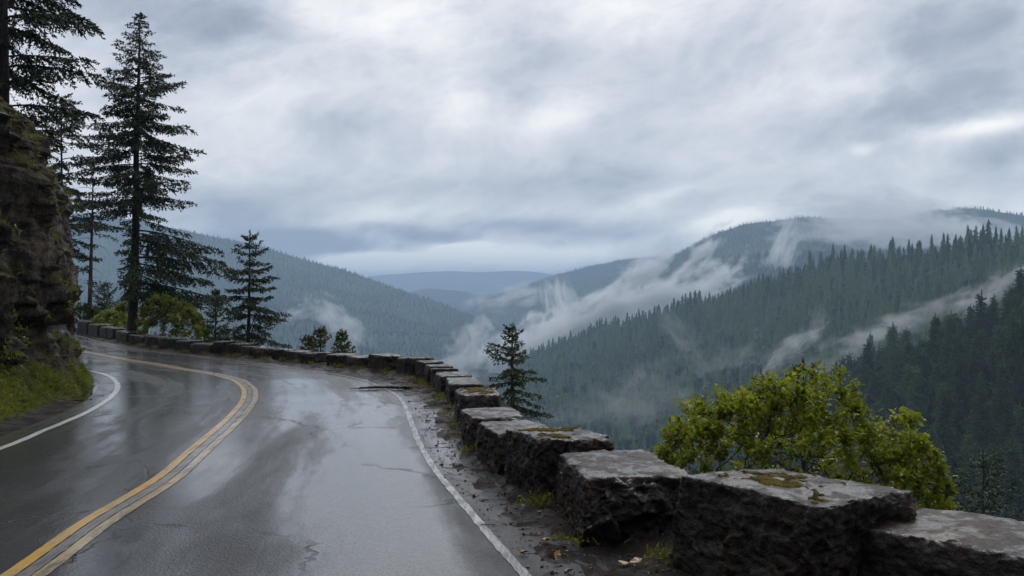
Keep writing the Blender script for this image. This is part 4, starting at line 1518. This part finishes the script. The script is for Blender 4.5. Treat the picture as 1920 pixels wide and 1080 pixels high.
slope_g, slope_c = ridge([fc((1330, 900, 780), (1430, 830, 760), (1530, 762, 720), (1600, 722, 680), (1680, 690, 630), (1760, 660, 580), (1830, 634, 540), (1880, 614, 510), (1930, 590, 490), (2080, 520, 450)),
                          fc((1330, 1000, 560), (1530, 870, 530), (1700, 790, 480), (1930, 700, 400), (2080, 650, 370)),
                          fc((1330, 1250, 380), (1600, 1200, 330), (1930, 1100, 270), (2080, 1060, 250))], 260, 110, 14, .02, .2, 8, .12)
hill("right_slope", "nearest steep forest slope at the right edge", slope_g, M['ground'])


def lod_tree(tiers, k, seed, drop=.09, taper=1.0, ragged=.35):
    """a unit conifer: ragged drooping skirts around a stem, height 1, radius about .2"""
    r = np.random.default_rng(seed)
    V, Fc = [], []
    nb = 0
    for t in range(tiers):
        z1 = .06 + (t / tiers) ** .95 * .90
        z2 = min(1.0, z1 + 1.9 / tiers * (1 - .25 * t / tiers))
        R0 = .205 * (1 - z1) ** .8 * taper * r.uniform(.85, 1.12) + .006
        m = 2 * k
        a = np.arange(m) * 2 * np.pi / m + r.uniform(0, 6)
        rad_ = R0 * np.where(np.arange(m) % 2 == 0, 1 + ragged * r.normal(size=m) * .6, .48 + .12 * r.normal(size=m))
        z = z1 - np.where(np.arange(m) % 2 == 0, drop * .7 * r.uniform(.5, 1.3, m), -.02) * (1 - z1 * .6)
        V += list(np.stack([rad_ * np.cos(a), rad_ * np.sin(a), z], 1)) + [np.array([r.normal() * .006, r.normal() * .006, z2])]
        j = np.arange(m)
        Fc.append(np.stack([nb + j, nb + (j + 1) % m, np.full(m, nb + m)], 1))
        nb += m + 1
    return np.array(V), np.concatenate(Fc)


def round_tree(seed):
    """a unit broad crown: a lumpy dome of ragged facets over a short stem"""
    r = np.random.default_rng(seed)
    bm = bmesh.new()
    bmesh.ops.create_icosphere(bm, subdivisions=2, radius=1)
    V = np.array([v.co[:] for v in bm.verts])
    Fc = np.array([[v.index for v in f.verts] for f in bm.faces])
    bm.free()
    d = 1 + .55 * fbm(V * 1.9 + seed, 2) + .12 * r.normal(size=len(V))
    V = V * d[:, None] * np.array([.30, .30, .42]) + np.array([0, 0, .48])
    return V, Fc


def sample_grid(Gd, n, seed, wfun=None):
    r = np.random.default_rng(seed)
    du, dv = np.gradient(Gd, axis=1), np.gradient(Gd, axis=0)
    ar = np.linalg.norm(np.cross(du, dv), axis=2)
    if wfun is not None:
        ar = ar * wfun(Gd)
    w = ar.ravel()
    k = r.choice(len(w), n, p=w / w.sum())
    a, b = r.uniform(-.5, .5, n)[:, None], r.uniform(-.5, .5, n)[:, None]
    return Gd.reshape(-1, 3)[k] + du.reshape(-1, 3)[k] * a + dv.reshape(-1, 3)[k] * b, k // Gd.shape[1]


def spread(p, mind, seed):
    """drop points closer than mind to one kept before, on a coarse lattice"""
    seen, keep = {}, []
    for i, q in enumerate(p):
        c = (int(q[0] // mind), int(q[1] // mind))
        ok = True
        for a in (-1, 0, 1):
            for b in (-1, 0, 1):
                j = seen.get((c[0] + a, c[1] + b))
                if j is not None and (p[j][0] - q[0]) ** 2 + (p[j][1] - q[1]) ** 2 < mind * mind:
                    ok = False
        if ok:
            seen[c] = i
            keep.append(i)
    return np.array(keep)


def forest(name, label, p, h, wid, protos, seed, mat='conifer'):
    r = np.random.default_rng(seed)
    n = len(p)
    which = r.integers(0, len(protos), n)
    yaw = r.uniform(0, 6.28, n)
    VV, FF, TT, nb = [], [], [], 0
    big = .5 + 1.0 * fbm(p * np.array([.008, .008, .008]) + seed, 3) + r.normal(size=n) * .34
    for k, (V, Fc) in enumerate(protos):
        s = np.where(which == k)[0]
        if not len(s):
            continue
        c, sn = np.cos(yaw[s]), np.sin(yaw[s])
        X = V[None, :, 0] * c[:, None] - V[None, :, 1] * sn[:, None]
        Y = V[None, :, 0] * sn[:, None] + V[None, :, 1] * c[:, None]
        Wd = (h[s] * wid[s])[:, None]
        Q = np.stack([X * Wd + p[s, 0:1], Y * Wd + p[s, 1:2], V[None, :, 2] * h[s][:, None] + p[s, 2:3] - .5], -1).reshape(-1, 3)
        VV.append(Q)
        FF.append((Fc[None] + (nb + np.arange(len(s)) * len(V))[:, None, None]).reshape(-1, 3))
        TT.append(np.repeat(np.clip(big[s], 0, 1), len(V)))
        nb += len(Q)
    me = mesh(name, np.concatenate(VV), [np.concatenate(FF)], False, [M[mat]], tint=np.concatenate(TT))
    return obj(name, me, kind="stuff", label=label)


front = lambda cr, extra=0: (lambda g: (np.arange(g.shape[0])[:, None] >= cr - 6 - extra) * np.ones(g.shape[1])[None])
hi = [lod_tree(9, 7, s, .10) for s in range(6)]
midp = [lod_tree(7, 6, 20 + s, .13, 1.0, .55) for s in range(7)]
lowp = [lod_tree(3, 4, 40 + s, .12) for s in range(4)]
r = np.random.default_rng(5)


def grow(Gd, cr, n, mind, seed, hr, wr, wf=None):
    p, row = sample_grid(Gd, n, seed, wf or front(cr))
    k = spread(p, mind, seed)
    p = p[k]
    hN = r.uniform(0, 1, len(p))
    pat = fbm(p * .012 + seed, 3)
    h = (hr[0] + (hr[1] - hr[0]) * np.clip(.45 + .35 * (hN - .5) * 2 + .5 * pat, 0, 1.15))
    tall = r.random(len(p)) < .10
    w = r.uniform(wr[0], wr[1], len(p))
    return p, np.where(tall, h * 1.32, h * r.uniform(.85, 1.05, len(p))), np.where(tall, w * .72, w)


p, h, w = grow(near_g, near_c, 22000, 8.8, 1, (14, 34), (.85, 1.3))
# the trees standing along the crest are things of their own
px_ = CX + F * p[:, 0] / p[:, 1]
pt_ = HY - F * (p[:, 2] + h - H) / p[:, 1]
cg = near_g[near_c]
cpx, cpy = CX + F * cg[:, 0] / cg[:, 1], HY - F * (cg[:, 2] - H) / cg[:, 1]
ys = np.interp(px_, cpx, cg[:, 1])
size = h / p[:, 1] * F
cand = np.where((px_ > 1015) & (px_ < 1912) & (pt_ < np.interp(px_, cpx, cpy) - .55 * size) & (p[:, 1] < ys + 12))[0]
ok = []
for i in cand:
    nr_ = cand[(p[cand, 1] < p[i, 1] - 2)]
    dx = np.abs(px_[nr_] - px_[i])
    if not ((dx < .2 * size[nr_]) & (pt_[nr_] + dx / .2 < pt_[i] + .3 * size[i])).any():
        ok.append(i)
crest = np.array(ok)
crest = crest[np.argsort(-size[crest])][:150]
crest_trees = [(p[i].copy(), h[i], w[i]) for i in crest]
kp = np.setdiff1d(np.arange(len(p)), crest)
p, h, w = p[kp], h[kp], w[kp]
lowv = smooth(fbm(p * .009 + 3, 3) - (p[:, 2] + 60) / 160, -.05, .35)
bro = np.random.default_rng(6).random(len(p)) < .45 * lowv
forest("forest", "conifer forest covering the dark ridge across the right half", p[~bro], h[~bro], w[~bro], midp, 1)
forest("forest", "rounder broad leaved trees mixed into the dark ridge's lower slope", p[bro], h[bro] * .62, w[bro], [round_tree(k) for k in range(4)], 11)
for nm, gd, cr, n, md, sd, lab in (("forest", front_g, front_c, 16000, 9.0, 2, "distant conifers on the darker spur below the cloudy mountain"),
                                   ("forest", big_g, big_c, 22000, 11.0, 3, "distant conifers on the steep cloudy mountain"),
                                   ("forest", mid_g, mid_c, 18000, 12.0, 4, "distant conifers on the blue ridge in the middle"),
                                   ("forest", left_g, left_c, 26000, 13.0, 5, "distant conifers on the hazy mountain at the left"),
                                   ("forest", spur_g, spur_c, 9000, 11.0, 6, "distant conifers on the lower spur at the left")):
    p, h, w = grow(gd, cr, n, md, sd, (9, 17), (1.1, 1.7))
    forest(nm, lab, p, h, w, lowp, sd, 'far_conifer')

# the nearest slope: the trees that show largest are things of their own, the rest is one mass
p, h, w = grow(slope_g, slope_c, 6000, 8.0, 9, (15, 33), (.85, 1.2))
px_ = CX + F * p[:, 0] / p[:, 1]
pt_ = HY - F * (p[:, 2] + h - H) / p[:, 1]
COVER = np.array([(1236, 838), (1262, 790), (1310, 738), (1385, 708), (1470, 692), (1560, 684), (1625, 745), (1660, 800), (1728, 800), (1772, 868), (1790, 940), (1930, 970)], float)
seen = (px_ > 1560) & (px_ < 1915) & (pt_ < np.interp(px_, COVER[:, 0], COVER[:, 1]) - 18) & (pt_ > 300)
# hidden behind a nearer tree?
size = h / p[:, 1] * F
idx = np.where(seen)[0]
vis = []
for i in idx:
    nearer = idx[(p[idx, 1] < p[i, 1] - 4)]
    dx = np.abs(px_[nearer] - px_[i])
    hid = (dx < .16 * size[nearer]) & (pt_[nearer] + dx / .2 < pt_[i] + .12 * size[i])
    if not hid.any():
        vis.append(i)
vis = np.array(vis)
vis = vis[np.argsort(-size[vis])][:290 - len(crest_trees)]
rest = np.setdiff1d(np.arange(len(p)), vis)
forest("forest", "the remaining dense conifers of the nearest slope at the right edge", p[rest], h[rest], w[rest], hi, 7)

protos = []
for s in range(5):
    bark, ndl = conifer(1.0, (lambda t, az: .215 * (1 - t) ** .78 + .008), 150, 300 + s, base_t=.07, r0=.009, needle=.026, nw=.0075, spacing=.020, droop=.30, tip_up=.12, top_up=38,
                        low_up=-6, jitter=.2, side_len=.36, gaps=.05)
    bark.add(np.concatenate(ndl.V), *[np.concatenate(f) for f in ndl.Fa.values()], tint=np.concatenate(ndl.T))
    protos.append(bark.mesh("forest_conifer", M['conifer'], False))
for q, i in enumerate(vis):
    o = bpy.data.objects.new("forest_conifer", protos[q % 5])
    COL.objects.link(o)
    o.location = (p[i, 0], p[i, 1], p[i, 2] - .4)
    o.rotation_euler = (0, 0, r.uniform(0, 6.28))
    o.scale = (h[i] * w[i], h[i] * w[i], h[i])
    o["label"] = "dark green conifer among the many crowding the nearest forest slope at the right edge"
    o["category"] = "tree"
    o["group"] = "conifers on the nearest forest slope"

cm = [mesh("forest_conifer", V, [Fc], False, [M['conifer']], tint=np.full(len(V), .45)) for V, Fc in [lod_tree(10, 7, 60 + s, .10, 1.0, .5) for s in range(6)]]
for q, (pp, hh, ww) in enumerate(crest_trees):
    o = bpy.data.objects.new("forest_conifer", cm[q % 6])
    COL.objects.link(o)
    o.location = (pp[0], pp[1], pp[2] - .5)
    o.rotation_euler = (0, 0, r.uniform(0, 6.28))
    o.scale = (hh * ww, hh * ww, hh)
    o["label"] = "small pointed conifer with its tip against the sky along the dark ridge's crest"
    o["category"] = "tree"
    o["group"] = "conifers along the crest of the dark ridge"

# ================================================================== mist torn by the trees
MIST = dict(bank=mat_mist("mist_bank", .050, .22, .62, 2.3), thick=mat_mist("thick_mist", .048, .32, .74, 2.0), soft=mat_mist("soft_mist", .022, .30, .80, 1.9),
            cap=mat_mist("cloud_cap", .015, .18, .62, 2.4), thin=mat_mist("thin_mist", .0085, .30, .86, 2.0))
bm = bmesh.new()
bmesh.ops.create_icosphere(bm, subdivisions=3, radius=1)
sph = np.array([v.co[:] for v in bm.verts])
sphf = np.array([[v.index for v in f.verts] for f in bm.faces])
bm.free()
sph_me = {k: mesh("mist", sph, [sphf], mats=[m]) for k, m in MIST.items()}


def mist(px, py, Y, rx, ry, roll, kind, label, deep=.8):
    """a body of mist centred at (px, py) at the distance Y; rx, ry its half sizes in photograph pixels, roll in degrees (rising to the right)"""
    o = obj("mist", sph_me[kind], kind="stuff", label=label, loc=tuple(P(px, py, Y)))
    s = Y / F
    o.scale = (rx * s, max(30, deep * ry * s), ry * s)
    o.rotation_euler = (0, -rad(roll), 0)
    return o


mist(1085, 610, 2700, 200, 66, 22, 'bank', "white mist bank rising behind the left end of the dark ridge")
mist(985, 655, 2600, 130, 80, 28, 'bank', "white mist in the valley beside the young fir")
mist(1235, 568, 2700, 220, 58, 22, 'bank', "torn white mist behind the crest of the dark ridge")
mist(1050, 585, 2800, 50, 95, 12, 'soft', "steep plume rising out of the mist bank")
mist(1195, 528, 3100, 160, 44, 40, 'thick', "slanting mist climbing the cloudy mountain's left edge")
mist(1305, 485, 3000, 130, 36, 48, 'thick', "white plume on the flank of the cloudy mountain")
mist(1340, 532, 2500, 130, 46, 40, 'thick', "mist plume rising between the two right ridges")
mist(1462, 470, 3000, 48, 86, -25, 'soft', "small white puff on the cloudy mountain")
mist(1225, 490, 4500, 130, 36, 15, 'soft', "mist over the top of the middle ridge")
mist(960, 556, 3800, 130, 36, 10, 'soft', "pale mist low in the valley centre")
mist(880, 665, 2400, 130, 70, 42, 'soft', "mist hanging in the valley behind the stone wall")
mist(630, 600, 2550, 130, 50, -42, 'soft', "mist wisp on the left mountain above the saplings")
mist(555, 588, 2650, 70, 26, 12, 'soft', "small bright mist patch on the left spur")
mist(1590, 432, 3450, 230, 50, -4, 'cap', "cloud wrapped round the shoulder of the cloudy mountain")
mist(1700, 430, 3250, 210, 62, -2, 'cap', "cloud cap hiding the saddle between the two summits")
mist(1840, 440, 3100, 230, 46, -8, 'cap', "cloud lying behind the treetops at the upper right")
mist(1640, 392, 3850, 250, 56, -3, 'cap', "cloud lid resting on the summit ridge")
# in front of the dark ridge
mist(1290, 650, 1080, 140, 40, -52, 'thin', "faint smoky wisp on the dark ridge, leftmost")
mist(1375, 675, 1040, 150, 44, 22, 'thin', "faint wisp in the middle of the dark ridge")
mist(1480, 655, 960, 140, 34, 36, 'soft', "curled smoke like wisp above the yellow green bush")
mist(1532, 610, 960, 30, 80, -15, 'thin', "thin upright curl of mist above the bush")
mist(1690, 608, 820, 220, 54, 16, 'soft', "bright mist pocket between the dark ridge and the nearest slope")
mist(1560, 685, 880, 220, 50, 12, 'thin', "mist trailing in the ravine below the dark ridge")
mist(1860, 545, 760, 160, 44, 32, 'soft', "mist rising in the ravine at the right edge")
mist(1180, 750, 920, 280, 100, 8, 'thin', "thin veil of mist low on the dark ridge")

# ================================================================== the air
hm, n_, o_ = material("haze")
v_ = n_.n('ShaderNodeVolumePrincipled', {'Color': (.55, .76, 1.0, 1), 'Density': 1.5e-4, 'Anisotropy': 0.0})
n_.t.links.new(v_.outputs[0], o_.inputs['Volume'])
lo, hi_ = np.array([-20000., -20000., -500.]), np.array([20000., 20000., 470.])
c = np.array([[x, y, z] for z in (0, 1) for y in (0, 1) for x in (0, 1)])
obj("haze", mesh("haze", lo + c * (hi_ - lo), [np.array([[0, 2, 3, 1], [4, 5, 7, 6], [0, 1, 5, 4], [2, 6, 7, 3], [0, 4, 6, 2], [1, 3, 7, 5]])], False, [hm]), kind="stuff",
    label="thin bluish haze filling the valley")
# ================================================================== sky, sun, camera
SUN_EL, SUN_AZ = 48.0, 18.0                            # degrees; azimuth from straight ahead (+y) towards the right (+x)
W = bpy.data.worlds.new("World")
S.world = W
W.use_nodes = True
W.node_tree.nodes.clear()
n = NT(W.node_tree)
d = n.n('ShaderNodeTexCoord').outputs['Generated']
dx, dy, dz = n.sep(d)
el = n.m('ARCSINE', dz)
azm = n.m('ARCTAN2', dx, dy)
# clouds as layers overhead, seen in perspective
zz = n.m('MAXIMUM', dz, 0.0)
inv = n.m('DIVIDE', 1.0, n.m('ADD', zz, .17))
cx_, cy_ = n.m('MULTIPLY', dx, inv), n.m('MULTIPLY', dy, inv)
q = n.comb(n.m('MULTIPLY', cx_, 1.0), n.m('MULTIPLY', cy_, 1.0), 0.0)
warp = n.noise(q, .9, 3, .5, 0, col=True)
q2 = n.vm('ADD', q, n.vm('MULTIPLY', n.vm('SUBTRACT', warp, (.5, .5, .5)), (.9, .5, .0)))
n1 = n.noise(q2, .85, 9, .56, .15)
n2 = n.noise(n.vm('ADD', q2, (7.3, 2.1, 0)), 2.6, 8, .6, .2)
ca, sa2 = math.cos(rad(17)), math.sin(rad(17))
ru = n.m('ADD', n.m('MULTIPLY', azm, ca), n.m('MULTIPLY', el, sa2))
rv = n.m('SUBTRACT', n.m('MULTIPLY', el, ca), n.m('MULTIPLY', azm, sa2))
rot = n.vm('ADD', n.comb(n.m('MULTIPLY', ru, 5.6), n.m('MULTIPLY', rv, 10.0)), n.vm('MULTIPLY', warp, (.6, .7, 0)))
n3 = n.noise(rot, 1.0, 9, .55, .1)
n4 = n.noise(n.vm('ADD', rot, (4.4, 9.1, 0)), 2.9, 8, .58, .15)
puff = n.m('ABSOLUTE', n.m('SUBTRACT', n4, .5))
wob = n.noise(n.vm('MULTIPLY', d, (9.0, 9.0, 22.0)), 1.0, 5, .6, .3, col=True)
wx, wy, _w = n.sep(n.vm('SUBTRACT', wob, (.5, .5, .5)))


def blob(px, py, rx, ry, amp, tilt=0.0):
    a0, e0 = math.atan((px - CX) / F), math.atan((HY - py) / F)
    sx, sy = rx / F, ry / F
    ax = n.m('SUBTRACT', n.m('ADD', azm, n.m('MULTIPLY', wx, 1.3 * sx)), a0)
    ey = n.m('SUBTRACT', n.m('ADD', el, n.m('MULTIPLY', wy, 1.5 * sy)), e0)
    c_, s_ = math.cos(rad(tilt)), math.sin(rad(tilt))
    u = n.m('ADD', n.m('MULTIPLY', ax, c_ / sx), n.m('MULTIPLY', ey, s_ / sx))
    v = n.m('SUBTRACT', n.m('MULTIPLY', ey, c_ / sy), n.m('MULTIPLY', ax, s_ / sy))
    r2 = n.m('ADD', n.m('MULTIPLY', u, u), n.m('MULTIPLY', v, v))
    return n.m('MULTIPLY', n.m('EXPONENT', n.m('MULTIPLY', r2, -1.0)), amp)


BL = [(430, 60, 130, 80, -.30, 10), (190, 60, 160, 120, -.16, 0), (700, 30, 170, 60, .15, 0), (960, 110, 230, 60, -.12, -5), (1160, 20, 140, 50, .08, 0), (860, 190, 60, 60, .18, 40),
      (1060, 215, 110, 34, .22, 15), (620, 240, 90, 34, -.16, 5), (1330, 130, 250, 70, -.10, 10), (1830, 130, 160, 110, -.22, 0), (1680, 240, 210, 40, -.20, 8), (1840, 268, 75, 16, .34, 8),
      (1880, 315, 90, 34, -.22, 15), (1620, 295, 22, 10, .22, 0), (1000, 350, 170, 34, -.14, 4), (1180, 350, 90, 40, -.12, 0), (1240, 370, 70, 12, .18, 15), (760, 350, 160, 26, -.08, 0),
      (690, 410, 110, 22, .16, 8), (700, 488, 75, 16, .42, 4), (860, 466, 45, 9, .50, 8), (960, 480, 120, 22, .16, 0), (1100, 478, 90, 20, .10, 5), (1370, 410, 70, 16, .34, 12), (560, 458, 130, 20, -.40, 0),
      (800, 440, 120, 16, -.22, -8), (1010, 425, 150, 18, -.22, 0), (430, 400, 130, 50, -.22, 0), (480, 190, 120, 90, .08, 0), (1500, 330, 160, 40, .03, 0), (1150, 440, 130, 14, -.1, 10)]
lay = None
for b in BL:
    v = blob(*b)
    lay = v if lay is None else n.m('ADD', lay, v)
lay = n.m('MULTIPLY', lay, 1.35)
val = n.m('ADD', n.m('ADD', n.m('MULTIPLY', n.m('SUBTRACT', n1, .5), .32), n.m('MULTIPLY', n.m('SUBTRACT', n2, .5), .08)), n.m('ADD', n.m('ADD', n.m('MULTIPLY_ADD', n.m('SUBTRACT', n3, .5), .78, .58), n.m('MULTIPLY', puff, -.55)), lay))
val = n.m('MULTIPLY_ADD', n.m('SUBTRACT', val, .5), n.rng(el, rad(.5), rad(6), 3.2, 1.0), .5)
cloud = n.ramp(val, [(0.0, (.28, .315, .39)), (.22, (.43, .475, .57)), (.42, (.68, .71, .78)), (.60, (.92, .925, .955)), (.78, (1.16, 1.145, 1.13)), (1.0, (1.45, 1.42, 1.36))])
# thick cloud lets more light through overhead; seen past the haze the low sky keeps its contrast
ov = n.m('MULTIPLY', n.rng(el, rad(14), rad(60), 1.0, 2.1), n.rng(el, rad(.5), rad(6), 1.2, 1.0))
# unseen sky behind the viewer darkened to dim faces turned to the camera
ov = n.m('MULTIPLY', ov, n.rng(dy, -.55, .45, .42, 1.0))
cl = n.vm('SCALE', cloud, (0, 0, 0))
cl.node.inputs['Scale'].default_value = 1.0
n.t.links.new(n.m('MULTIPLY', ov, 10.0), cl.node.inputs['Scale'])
sky = n.n('ShaderNodeTexSky', sky_type='NISHITA', sun_disc=False, sun_elevation=rad(SUN_EL), sun_rotation=rad(SUN_AZ), air_density=1.0, dust_density=2.0)
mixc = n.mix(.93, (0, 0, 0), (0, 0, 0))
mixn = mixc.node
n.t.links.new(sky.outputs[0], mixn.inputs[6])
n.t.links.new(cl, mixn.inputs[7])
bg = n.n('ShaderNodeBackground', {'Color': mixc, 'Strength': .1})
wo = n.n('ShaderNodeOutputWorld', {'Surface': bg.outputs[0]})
W.cycles.sampling_method = 'MANUAL'
W.cycles.sample_map_resolution = 512

sl = bpy.data.lights.new("sun", 'SUN')
sl.energy = .9
sl.angle = rad(25)
sl.color = (1.0, .975, .94)
so = obj("sun", sl)
dirv = Vector((math.sin(rad(SUN_AZ)) * math.cos(rad(SUN_EL)), math.cos(rad(SUN_AZ)) * math.cos(rad(SUN_EL)), math.sin(rad(SUN_EL))))
so.rotation_euler = dirv.to_track_quat('Z', 'Y').to_euler()
so.location = (0, 0, 30)

cd = bpy.data.cameras.new("camera")
cam = obj("camera", cd, loc=(0, 0, H))
cam.rotation_euler = (rad(90), 0, 0)
cd.sensor_width = 36
cd.lens = 36 * F / 1920
cd.shift_y = (HY - 540) / 1920
cd.clip_start, cd.clip_end = .1, 40000
S.camera = cam
S.render.resolution_x, S.render.resolution_y = 1024, 576

S.view_settings.view_transform = 'Standard'
S.view_settings.look = 'None'
S.view_settings.exposure = 0.0
S.view_settings.gamma = 1.0
cy = S.cycles
cy.max_bounces, cy.diffuse_bounces, cy.glossy_bounces, cy.transmission_bounces, cy.volume_bounces, cy.transparent_max_bounces = 6, 2, 3, 3, 2, 8
cy.volume_step_rate = .5
cy.volume_max_steps = 128
cy.sample_clamp_indirect = 6.0
cy.use_denoising = True
cy.caustics_reflective = cy.caustics_refractive = False
